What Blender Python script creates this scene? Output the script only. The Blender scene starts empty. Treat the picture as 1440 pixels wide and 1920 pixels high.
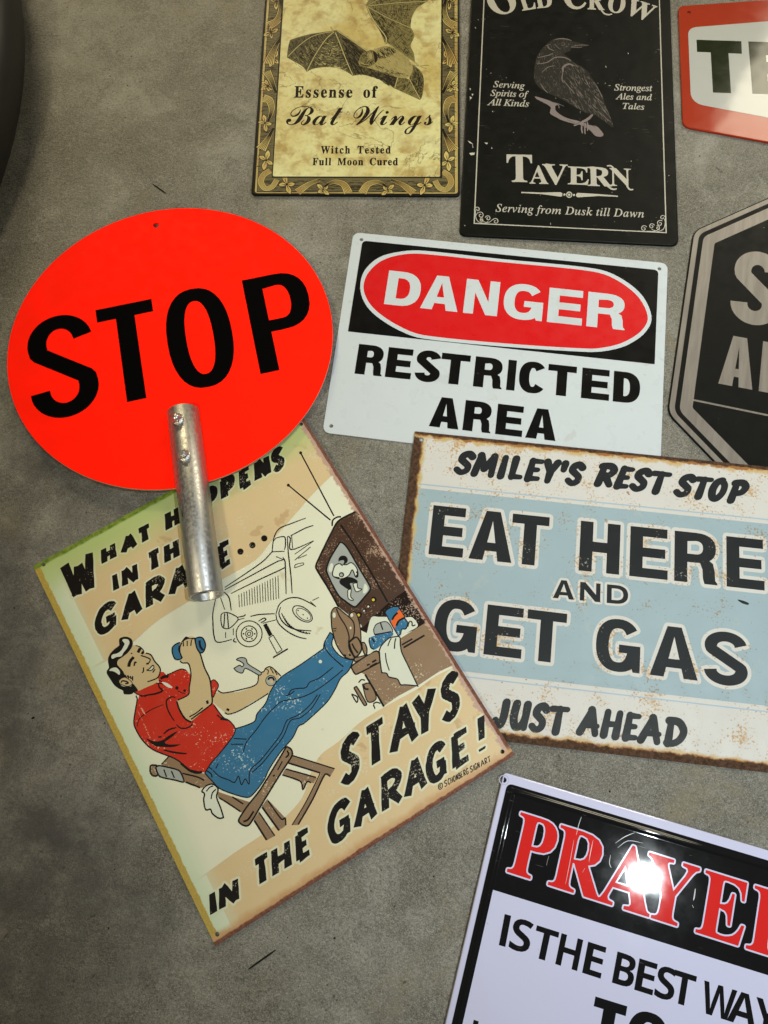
import bpy, math, random
import numpy as np
from mathutils import Vector, Matrix
from mathutils.geometry import delaunay_2d_cdt

random.seed(7)
SC = bpy.context.scene
COL = SC.collection

# ------------------------------------------------------------------ camera
FPX, PITCH, ROLL, CAMH = 1615.98, 0.33192, 0.016525, 0.847
cam_data = bpy.data.cameras.new('camera')
cam = bpy.data.objects.new('camera', cam_data)
COL.objects.link(cam)
cam_data.sensor_fit = 'VERTICAL'
cam_data.sensor_height = 24.0
cam_data.lens = 24.0 * FPX / 1920.0
cam_data.clip_start = 0.02
cam_data.clip_end = 60.0
CAMR = Matrix.Rotation(ROLL, 3, 'Y') @ Matrix.Rotation(PITCH, 3, 'X')
cam.matrix_world = Matrix.Translation((0, 0, CAMH)) @ CAMR.to_4x4()
SC.camera = cam

# ------------------------------------------------------------------ world and lamps of the room, plus an added fill
world = bpy.data.worlds.new('World')
SC.world = world
world.use_nodes = True
bg = world.node_tree.nodes['Background']
bg.inputs['Color'].default_value = (1.0, 0.955, 0.86, 1)
bg.inputs['Strength'].default_value = 0.08

def area_lamp(name, loc, target, sx, sy, power, col, shape='RECTANGLE', spread=180):
    d = bpy.data.lights.new(name, 'AREA')
    d.shape = shape
    d.size, d.size_y = sx, sy
    d.energy = power
    d.color = col
    d.spread = math.radians(spread)
    o = bpy.data.objects.new(name, d)
    COL.objects.link(o)
    o.location = loc
    o.rotation_euler = (Vector(target) - Vector(loc)).to_track_quat('-Z', 'Y').to_euler()
    return o

def spot_lamp(name, loc, target, radius, power, col, cone, blend):
    d = bpy.data.lights.new(name, 'SPOT')
    d.energy, d.color, d.shadow_soft_size = power, col, radius
    d.spot_size, d.spot_blend = math.radians(cone), blend
    o = bpy.data.objects.new(name, d)
    COL.objects.link(o)
    o.location = loc
    o.rotation_euler = (Vector(target) - Vector(loc)).to_track_quat('-Z', 'Y').to_euler()
    return o

spot_lamp('bay_lamp', (0.90, -0.235, 2.62), (0.52, 0.26, 0), 0.023, 222, (0.87, 0.965, 1.0), 42, 1.0)
area_lamp('strip_lamp', (2.42, 3.75, 2.6), (0.45, 0.75, 0), 0.9, 1.6, 12.5, (1.0, 0.90, 0.66), spread=70)
area_lamp('far_fill_light', (-1.6, 4.7, 2.6), (-0.15, 1.05, 0), 1.4, 0.4, 5.4, (1.0, 0.84, 0.50), spread=44)  # added warm fill without a known fixture, lifts the upper left floor
area_lamp('rear_lamp', (-1.5, -1.1, 2.5), (0.20, 1.12, 0), 0.35, 0.35, 4.0, (1.0, 0.88, 0.60), spread=48)

SC.view_settings.view_transform = 'Standard'
SC.view_settings.look = 'None'
SC.view_settings.exposure = 0.0
SC.view_settings.gamma = 1.0
SC.view_settings.use_curve_mapping = False

# ------------------------------------------------------------------ rays and planes
def ray(px, py):
    d = CAMR @ Vector(((px - 720) / FPX, -(py - 960) / FPX, -1.0))
    return d

def on_floor(px, py, z=0.0):
    d = ray(px, py)
    t = (z - CAMH) / d.z
    return Vector((0, 0, CAMH)) + d * t

# ------------------------------------------------------------------ object helpers
def tag(o, label=None, cat=None, group=None, kind=None):
    if label: o['label'] = label
    if cat: o['category'] = cat
    if group: o['group'] = group
    if kind: o['kind'] = kind
    return o

def mesh_obj(name, verts, faces, mats, parent=None, mi=None, smooth=False):
    me = bpy.data.meshes.new(name)
    me.from_pydata([tuple(v) for v in verts], [], faces)
    for m in (mats if isinstance(mats, (list, tuple)) else [mats]):
        me.materials.append(m)
    if mi is not None:
        me.polygons.foreach_set('material_index', mi)
    if smooth:
        me.polygons.foreach_set('use_smooth', [True] * len(me.polygons))
    me.update()
    o = bpy.data.objects.new(name, me)
    COL.objects.link(o)
    if parent: o.parent = parent
    return o

# ------------------------------------------------------------------ materials
def s2l(c):
    c = c / 255.0
    return c / 12.92 if c <= 0.04045 else ((c + 0.055) / 1.055) ** 2.4

def C(r, g, b, k=1.2):
    return tuple(min(0.95, s2l(v) * k) for v in (r, g, b)) + (1,)

class NT:
    def __init__(self, name):
        self.m = bpy.data.materials.new(name)
        self.m.use_nodes = True
        self.t = self.m.node_tree
        self.b = self.t.nodes['Principled BSDF']
        self.co = self.t.nodes.new('ShaderNodeTexCoord').outputs['Object']
    def link(self, a, b): self.t.links.new(a, b)
    def put(self, sock, v):
        if isinstance(v, (int, float)): sock.default_value = v
        elif isinstance(v, tuple): sock.default_value = v
        else: self.link(v, sock)
    def math(self, op, a, b=0.0, c=None, clamp=False):
        n = self.t.nodes.new('ShaderNodeMath'); n.operation = op; n.use_clamp = clamp
        self.put(n.inputs[0], a); self.put(n.inputs[1], b)
        if c is not None: self.put(n.inputs[2], c)
        return n.outputs[0]
    def noise(self, scale, detail=3, rough=0.55, dist=0.0, co=None):
        n = self.t.nodes.new('ShaderNodeTexNoise')
        n.inputs['Scale'].default_value = scale
        n.inputs['Detail'].default_value = detail
        n.inputs['Roughness'].default_value = rough
        n.inputs['Distortion'].default_value = dist
        self.link(co or self.co, n.inputs['Vector'])
        return n.outputs['Fac']
    def step(self, v, lo, hi, a=0.0, b=1.0):
        n = self.t.nodes.new('ShaderNodeMapRange'); n.interpolation_type = 'SMOOTHSTEP'
        self.put(n.inputs['Value'], v)
        n.inputs['From Min'].default_value = lo; n.inputs['From Max'].default_value = hi
        n.inputs['To Min'].default_value = a; n.inputs['To Max'].default_value = b
        return n.outputs['Result']
    def mix(self, f, a, b, mode='MIX'):
        n = self.t.nodes.new('ShaderNodeMix'); n.data_type = 'RGBA'; n.blend_type = mode
        self.put(n.inputs[0], f); self.put(n.inputs[6], a); self.put(n.inputs[7], b)
        return n.outputs[2]
    def xyz(self):
        n = self.t.nodes.new('ShaderNodeSeparateXYZ'); self.link(self.co, n.inputs[0])
        return n.outputs
    def mapped(self, sx, sy, sz=1.0, rz=0.0):
        n = self.t.nodes.new('ShaderNodeMapping'); self.link(self.co, n.inputs[0])
        n.inputs['Scale'].default_value = (sx, sy, sz)
        n.inputs['Rotation'].default_value = (0, 0, rz)
        return n.outputs[0]
    def bump(self, h, strength=0.2, dist=0.001):
        n = self.t.nodes.new('ShaderNodeBump')
        n.inputs['Strength'].default_value = strength
        n.inputs['Distance'].default_value = dist
        self.link(h, n.inputs['Height'])
        self.link(n.outputs[0], self.b.inputs['Normal'])
    def out(self, col, rough, spec=0.5, metal=0.0, coat=0.0):
        self.put(self.b.inputs['Base Color'], col)
        self.put(self.b.inputs['Roughness'], rough)
        self.put(self.b.inputs['Metallic'], metal)
        self.b.inputs['Specular IOR Level'].default_value = spec
        if coat:
            self.b.inputs['Coat Weight'].default_value = coat
            self.b.inputs['Coat Roughness'].default_value = 0.08
        return self.m

def ink(name, col, rough=0.45, wear=0.0, under=None, wscale=900, edges=None, mottle=0.06, warp=0.0, spec=0.32, metal=0.0, spots=None, scratch=0.0):
    """printed enamel: base colour, faint mottling, worn-off specks showing the colour below, rusted edges"""
    if max(col[:3]) < .05 and rough > .3: spec *= .35
    n = NT(name)
    lo = tuple(c * (1 - mottle * 1.6) for c in col[:3]) + (1,)
    hi = tuple(min(1, c * (1 + mottle)) for c in col[:3]) + (1,)
    c = n.mix(n.noise(28, 5, 0.65), lo, hi)
    rg = n.step(n.noise(60, 4), 0.3, 0.7, rough * 0.85, min(1, rough * 1.2))
    if wear:
        fine = n.noise(wscale, 3, 0.6)
        big = n.noise(wscale / 14, 3, 0.6)
        v = n.math('ADD', fine, n.math('MULTIPLY', big, 0.8))
        th = 1.30 - wear
        c = n.mix(n.step(v, th, th + 0.03), c, under)
    if scratch:
        a = n.noise(40, 2, 0.5, 0, n.mapped(1, 30, 1, 0.5))
        b = n.noise(9, 2)
        v = n.math('MULTIPLY', n.step(a, 0.70, 0.73), n.step(b, 0.5, 0.6))
        c = n.mix(n.math('MULTIPLY', v, scratch), c, under or (0.6, 0.6, 0.6, 1))
    if spots:
        for (sc, th, scol, amt) in spots:
            v = n.step(n.noise(sc, 4, 0.6, 0.3), th, th + 0.05)
            c = n.mix(n.math('MULTIPLY', v, amt), c, scol)
    if edges:
        c, rmask = edges(n, c)
        if rmask is not None:
            rg = n.math('ADD', n.math('MULTIPLY', rmask, 0.35), rg, clamp=True)
    if warp:
        n.bump(n.noise(14, 2), warp, 0.004)
    return n.out(c, rg, spec, metal)

# ------------------------------------------------------------------ artwork printed on a flat plate
def catmull(pts, closed, n=5):
    """pts: list of (x, y, corner)"""
    m = len(pts)
    out = []
    rng = range(m) if closed else range(m - 1)
    for i in rng:
        p1, p2 = pts[i], pts[(i + 1) % m]
        p0 = pts[(i - 1) % m] if (closed or i > 0) else p1
        p3 = pts[(i + 2) % m] if (closed or i + 2 < m) else p2
        t1 = (0, 0) if p1[2] else ((p2[0] - p0[0]) / 2, (p2[1] - p0[1]) / 2)
        t2 = (0, 0) if p2[2] else ((p3[0] - p1[0]) / 2, (p3[1] - p1[1]) / 2)
        L = math.hypot(p2[0] - p1[0], p2[1] - p1[1])
        def lim(t):
            l = math.hypot(*t)
            return t if l <= L * 1.2 or l == 0 else (t[0] * L * 1.2 / l, t[1] * L * 1.2 / l)
        t1, t2 = lim(t1), lim(t2)
        if p1[2]: t1 = ((p2[0] - p1[0]) * .9 - t2[0] * .3, (p2[1] - p1[1]) * .9 - t2[1] * .3)
        if p2[2]: t2 = ((p2[0] - p1[0]) * .9 - t1[0] * .3, (p2[1] - p1[1]) * .9 - t1[1] * .3)
        k = 1 if (p1[2] and p2[2]) else n
        for j in range(k):
            t = j / k
            h1 = 2*t**3 - 3*t*t + 1; h2 = t**3 - 2*t*t + t; h3 = -2*t**3 + 3*t*t; h4 = t**3 - t*t
            out.append((h1*p1[0] + h2*t1[0] + h3*p2[0] + h4*t2[0], h1*p1[1] + h2*t1[1] + h3*p2[1] + h4*t2[1]))
    if not closed: out.append(pts[-1][:2])
    return out

def parse(s):
    pts = []
    for tok in s.split():
        c = tok.endswith('c')
        if c: tok = tok[:-1]
        x, y = tok.split(',')
        pts.append((float(x), float(y), c))
    return pts

def circle_pts(x, y, r, n=16, ry=None, rot=0.0):
    ry = r if ry is None else ry
    cr, sr = math.cos(rot), math.sin(rot)
    o = []
    for i in range(n):
        a = 2 * math.pi * i / n
        u, v = r * math.cos(a), ry * math.sin(a)
        o.append((x + u * cr - v * sr, y + u * sr + v * cr))
    return o

def area2(c):
    x, y = c[:, 0], c[:, 1]
    return float(np.sum(x * np.roll(y, -1) - np.roll(x, -1) * y))

def ccw(c):
    c = np.asarray(c, float)
    return c if area2(c) > 0 else c[::-1].copy()

def stroke_contour(pts, widths):
    """outline of a pen stroke along pts with per-point widths"""
    p = np.asarray(pts, float)
    keep = [0] + [i for i in range(1, len(p)) if np.hypot(*(p[i] - p[i - 1])) > 1e-6]
    p = p[keep]; w = np.asarray(widths, float)[keep]
    if len(p) < 2: return None
    d = np.diff(p, axis=0); d /= np.hypot(d[:, 0], d[:, 1])[:, None]
    t = np.vstack([d[:1], d[:-1] + d[1:], d[-1:]])
    l = np.hypot(t[:, 0], t[:, 1]); l[l < 1e-9] = 1
    t /= l[:, None]
    nrm = np.c_[-t[:, 1], t[:, 0]]
    k = np.ones(len(p))
    if len(p) > 2:
        cosh = np.clip((t[1:-1] * d[1:]).sum(1), 0.55, 1)
        k[1:-1] = 1 / cosh
    off = nrm * (w * k / 2)[:, None]
    return np.vstack([p + off, (p - off)[::-1]])

class Art:
    def __init__(self, O, X, Y, parent, zoff=0.00015, zfun=None):
        self.O, self.X, self.Y = Vector(O), Vector(X).normalized(), Vector(Y)
        self.N = self.X.cross(self.Y).normalized()
        self.Y = self.N.cross(self.X).normalized()
        self.parent, self.zoff, self.zfun = parent, zoff, zfun
        self.shapes, self.extra = [], []
        self.fr = (0, 0, 1.0)
        self.part, self.mat = 'print', None
        self.parents, self.labels = {}, {}
        M = Matrix.Identity(4)
        for i, v in enumerate((self.X, self.Y, self.N)):
            M[0][i], M[1][i], M[2][i] = v
        M.translation = self.O
        self.M = M
        if parent: parent.matrix_world = M
        self.inkw = 1.0
    def loc(self, px, py):
        """pixel of the photograph -> mm on the plate"""
        d = ray(px, py)
        o = Vector((0, 0, CAMH))
        t = (self.O - o).dot(self.N) / d.dot(self.N)
        p = o + d * t - self.O
        return (p.dot(self.X) * 1000, p.dot(self.Y) * 1000)
    def F(self, x, y):
        return self.loc(self.fr[0] + x * self.fr[2], self.fr[1] + y * self.fr[2])
    def mm(self, x, y):
        a, b = self.F(x, y), self.F(x + 1, y)
        return math.hypot(a[0] - b[0], a[1] - b[1])
    def add(self, contours, part=None, mat=None):
        cs = [np.asarray(c, float) for c in contours if c is not None and len(c) > 2]
        if cs: self.shapes.append((part or self.part, mat or self.mat, cs))
    def poly(self, s, mat=None, part=None, smooth=True, line=None, lw=4, lpart=None):
        pts = parse(s) if isinstance(s, str) else [(a, b, True) for a, b in s]
        q = catmull(pts, True) if smooth else [p[:2] for p in pts]
        q = [self.F(*p) for p in q]
        self.add([ccw(q)], part, mat)
        if line: self.line(s, lw * self.inkw, line, lpart or part, closed=True, smooth=smooth)
    def line(self, s, w=4, mat=None, part=None, closed=False, smooth=True, taper=0.0):
        pts = parse(s) if isinstance(s, str) else [(a, b, False) for a, b in s]
        if closed: pts = pts + [pts[0]]
        q = catmull(pts, False) if (smooth and len(pts) > 2) else [p[:2] for p in pts]
        k = self.mm(*pts[0][:2])
        q = [self.F(*p) for p in q]
        n = len(q)
        w = w * self.inkw if not closed else w
        ws = [w * k * (1 - taper * abs(2 * i / max(1, n - 1) - 1) ** 2) for i in range(n)]
        if closed: pass
        c = stroke_contour(q, ws)
        if c is not None: self.add([ccw(c)], part, mat)
    def dot(self, x, y, r, mat=None, part=None, ry=None, rot=0, n=14):
        self.add([ccw([self.F(*p) for p in circle_pts(x, y, r, n, ry, rot)])], part, mat)
    # ---- lettering
    def place(self, contours, E0, e1, e2, halo=0, hmat=None, hpart=None, jit=0.0):
        cs = []
        for c in contours:
            cs.append(np.array([[E0[0] + u * e1[0] + v * e2[0], E0[1] + u * e1[1] + v * e2[1]] for u, v in c]))
        if jit:
            for c in cs: c += np.random.default_rng(len(c)).normal(0, jit, c.shape)
        big = max(cs, key=lambda c: abs(area2(c)))
        if area2(big) < 0: cs = [c[::-1].copy() for c in cs]
        return cs
    def halo(self, cs, h):
        out = [c for c in cs]
        for c in cs:
            n = len(c)
            for i in range(n):
                a, b = c[i], c[(i + 1) % n]
                d = b - a; l = np.hypot(*d)
                if l < 1e-6: continue
                d = d / l * h; m = np.array([-d[1], d[0]])
                out.append(ccw(np.array([a - m - d * .0, b - m, b + m, a + m])))
                if l > h * .3 or i % 2 == 0:
                    out.append(ccw(np.array(circle_pts(a[0], a[1], h, 8))))
        return out
    def text(self, font, s, P0, P1, top, spans=None, halo=0, hmat=None, hpart=None, part=None, mat=None, perp=True, **kw):
        """P0, P1: ends of the baseline, top: top of a capital over P0 (frame units); spans: (x0, x1) of every letter along the baseline"""
        self.words = getattr(self, 'words', 0) + 1
        part = (part or self.part) + '#%d' % self.words
        if hpart: hpart = hpart + '#%d' % self.words
        p0, p1, pt = (np.array(self.F(*p)) for p in (P0, P1, top))
        e1 = p1 - p0; L = np.hypot(*e1); ex = e1 / L
        e2 = pt - p0
        if perp:
            ey = np.array([-ex[1], ex[0]]); H = abs(e2 @ ey); e2 = ey * H
        else:
            H = np.hypot(*e2)
        letters = [ch for ch in s if ch != ' ']
        k = self.mm(*P0)
        if spans is None:
            adv, x, pos = [], 0.0, []
            for ch in s:
                if ch == ' ': x += kw.get('space', 300); continue
                a, cs = GLY[font + ch]
                xs = [q[0] for c in cs for q in c]
                pos.append((x + min(xs), x + max(xs)))
                x += a + kw.get('track', 0)
            x0 = pos[0][0]; x1 = pos[-1][1]
            uv = [((a - x0) / (x1 - x0), (b - x0) / (x1 - x0)) for a, b in pos]
        else:
            uv = []
            for a, b in spans:
                uv.append(((a - P0[0]) / (P1[0] - P0[0]), (b - P0[0]) / (P1[0] - P0[0])))
        allc = []
        for ch, (u0, u1) in zip(letters, uv):
            w = (u1 - u0) * L / H
            if font == 'H':
                cs = heavy(ch, w, kw.get('stem', .26), kw.get('bar', .21))
                cs = [[(x / w, y) for x, y in c] for c in cs]
                hgt = None
            elif font == 'K':
                cs = brush(ch, w, kw.get('stem', .2), kw.get('rough', 0.0), kw.get('slant', 0.0), kw.get('rnd', 1))
                cs = [[(x / w, y) for x, y in c] for c in cs]
            else:
                a, g = GLY[font + ch]
                xs = [q[0] for c in g for q in c]
                mn, mx = min(xs), max(xs)
                cap = CAPH[font]
                cs = [[((x - mn) / (mx - mn), y / cap) for x, y in c] for c in g]
            E0 = p0 + e1 * u0
            cs = self.place(cs, E0, e1 * (u1 - u0), e2, jit=kw.get('jit', 0) * k)
            if kw.get('bold'):
                cs = self.halo(cs, kw['bold'] * k)
            allc.append(cs)
        if halo:
            for cs in allc:
                self.add(self.halo(cs, halo * k), hpart, hmat)
        for cs in allc:
            self.add(cs, part, mat)
    # ---- flat painter: every triangle takes the topmost shape that covers it
    def build(self, cut=()):
        contours = [c for _, _, cs in self.shapes for c in cs] + self.extra + list(cut)
        vs, es = [], []
        for c in contours:
            o = len(vs); n = len(c)
            vs.extend(Vector((float(p[0]), float(p[1]))) for p in c)
            es.extend((o + i, o + (i + 1) % n) for i in range(n))
        r = delaunay_2d_cdt(vs, es, [], 0, 1e-4, False)
        V = np.array([(v.x, v.y) for v in r[0]])
        T = np.array([f for f in r[2] if len(f) == 3])
        cen = V[T].mean(1)
        top = np.full(len(T), -1)
        order = np.argsort(cen[:, 0]); xs = cen[order, 0]
        def inside(c):
            lo, hi = np.searchsorted(xs, [c[:, 0].min(), c[:, 0].max()])
            idx = order[lo:hi]
            if not len(idx): return idx, None
            q = cen[idx]
            m = (q[:, 1] > c[:, 1].min()) & (q[:, 1] < c[:, 1].max())
            idx, q = idx[m], q[m]
            if not len(idx): return idx, None
            wn = np.zeros(len(idx), int)
            for i in range(len(c)):
                a, b = c[i], c[(i + 1) % len(c)]
                s = (b[0] - a[0]) * (q[:, 1] - a[1]) - (q[:, 0] - a[0]) * (b[1] - a[1])
                wn += ((a[1] <= q[:, 1]) & (b[1] > q[:, 1]) & (s > 0)).astype(int)
                wn -= ((a[1] > q[:, 1]) & (b[1] <= q[:, 1]) & (s < 0)).astype(int)
            return idx, wn
        acc = np.zeros(len(T), int)
        for si, (_, _, cs) in enumerate(self.shapes):
            touched = []
            for c in cs:
                idx, wn = inside(c)
                if wn is None: continue
                acc[idx] += wn; touched.append(idx)
            if touched:
                t = np.unique(np.concatenate(touched))
                top[t[acc[t] != 0]] = si
                acc[t] = 0
        for c in cut:
            idx, wn = inside(c)
            if wn is not None: top[idx[wn != 0]] = -1
        parts = {}
        for si, (p, m, _) in enumerate(self.shapes):
            parts.setdefault(p, {}).setdefault(m.name, (m, []))[1].append(si)
        objs = {}
        for p, md in parts.items():
            faces, mi, mats = [], [], []
            for k, (m, sis) in enumerate(md.values()):
                sel = T[np.isin(top, sis)]
                mats.append(m); faces.append(sel); mi += [k] * len(sel)
            f = np.vstack(faces)
            if not len(f): continue
            used, inv = np.unique(f.ravel(), return_inverse=True)
            f2 = inv.reshape(f.shape)
            vv = V[used]
            z = np.full(len(vv), self.zoff)
            if self.zfun is not None: z = z + self.zfun(vv)
            # all triangles face up
            a = V[f[:, 1]] - V[f[:, 0]]; b = V[f[:, 2]] - V[f[:, 0]]
            flip = (a[:, 0] * b[:, 1] - a[:, 1] * b[:, 0]) < 0
            f2[flip] = f2[flip][:, ::-1]
            objs[p] = mesh_obj(p.split('#')[0], np.c_[vv / 1000, z], [tuple(int(q) for q in t) for t in f2], mats, self.parent, mi, smooth=self.zfun is not None)
        for p, o in objs.items():
            q = p.split('#')[0]
            if q in self.parents and self.parents[q] in objs: o.parent = objs[self.parents[q]]
            if p in self.labels: o['label'] = self.labels[p]
        return objs
    def plate(self, outline, mat, thick, bevel=0.4, holes=(), name='panel', wallmat=None):
        """sheet metal plate: outline in mm (CCW), real holes, rolled edge"""
        c = ccw(outline); n = len(c)
        d = np.roll(c, -1, 0) - np.roll(c, 1, 0)
        l = np.hypot(d[:, 0], d[:, 1])[:, None]; l[l < 1e-9] = 1
        inn = np.c_[-d[:, 1], d[:, 0]] / l
        prof = [(bevel, 0.0), (bevel * .3, -bevel * .3), (0.0, -bevel), (0.0, -thick)]
        verts, faces, mi = [], [], []
        rings = []
        for ins, z in prof:
            rings.append(len(verts))
            for p in c + inn * ins: verts.append((p[0] / 1000, p[1] / 1000, z / 1000))
        for a, b in zip(rings[:-1], rings[1:]):
            for i in range(n):
                faces.append((b + i, b + (i + 1) % n, a + (i + 1) % n, a + i)); mi.append(1 if wallmat and a == rings[-2] else 0)
        tv = [Vector((float(p[0]), float(p[1]))) for p in c + inn * bevel]
        te = [(i, (i + 1) % n) for i in range(n)]
        for h in holes:
            o = len(tv); k = len(h)
            tv += [Vector((float(p[0]), float(p[1]))) for p in h]
            te += [(o + i, o + (i + 1) % k) for i in range(k)]
        r = delaunay_2d_cdt(tv, te, [], 0, 1e-4, False)
        outer = np.array([tuple(v) for v in tv[:n]])
        def pin(q, c):
            w = 0
            for i in range(len(c)):
                a, b = c[i], c[(i + 1) % len(c)]
                s = (b[0]-a[0])*(q[1]-a[1]) - (q[0]-a[0])*(b[1]-a[1])
                if a[1] <= q[1] and b[1] > q[1] and s > 0: w += 1
                if a[1] > q[1] and b[1] <= q[1] and s < 0: w -= 1
            return w != 0
        o = len(verts)
        verts += [(v.x / 1000, v.y / 1000, 0.0) for v in r[0]]
        for f in r[2]:
            q = np.mean([(r[0][i].x, r[0][i].y) for i in f], axis=0)
            if pin(q, outer) and not any(pin(q, h) for h in holes):
                P = [r[0][i] for i in f]
                if (P[1]-P[0]).cross(P[2]-P[0]) < 0: f = f[::-1]
                faces.append(tuple(o + i for i in f)); mi.append(0)
        for h in holes:
            o = len(verts); k = len(h)
            for z in (0.0, -thick):
                verts += [(p[0] / 1000, p[1] / 1000, z / 1000) for p in h]
            for i in range(k):
                faces.append((o + i, o + (i + 1) % k, o + k + (i + 1) % k, o + k + i)); mi.append(0)
        return mesh_obj(name, verts, faces, [mat] + ([wallmat] if wallmat else []), self.parent, mi)

def round_rect(cs, r, n=6):
    """rounded polygon (mm) from corner points"""
    out = []; m = len(cs)
    rs = r if isinstance(r, (list, tuple)) else [r] * m
    for i in range(m):
        p, a, b = (np.array(cs[j], float) for j in (i, (i - 1) % m, (i + 1) % m))
        u = a - p; v = b - p; u /= np.hypot(*u); v /= np.hypot(*v)
        ang = math.acos(max(-1, min(1, float(u @ v))))
        t = rs[i] / math.tan(ang / 2)
        A, B = p + u * t, p + v * t
        for j in range(n + 1):
            k = j / n
            q = (1-k)**2 * A + 2*k*(1-k) * p + k*k * B
            # pull the parabola out to a circle-like arc
            out.append(tuple(q + ((1-k)*k) * 0.32 * (p - (A + B) / 2)))
    return out

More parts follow.
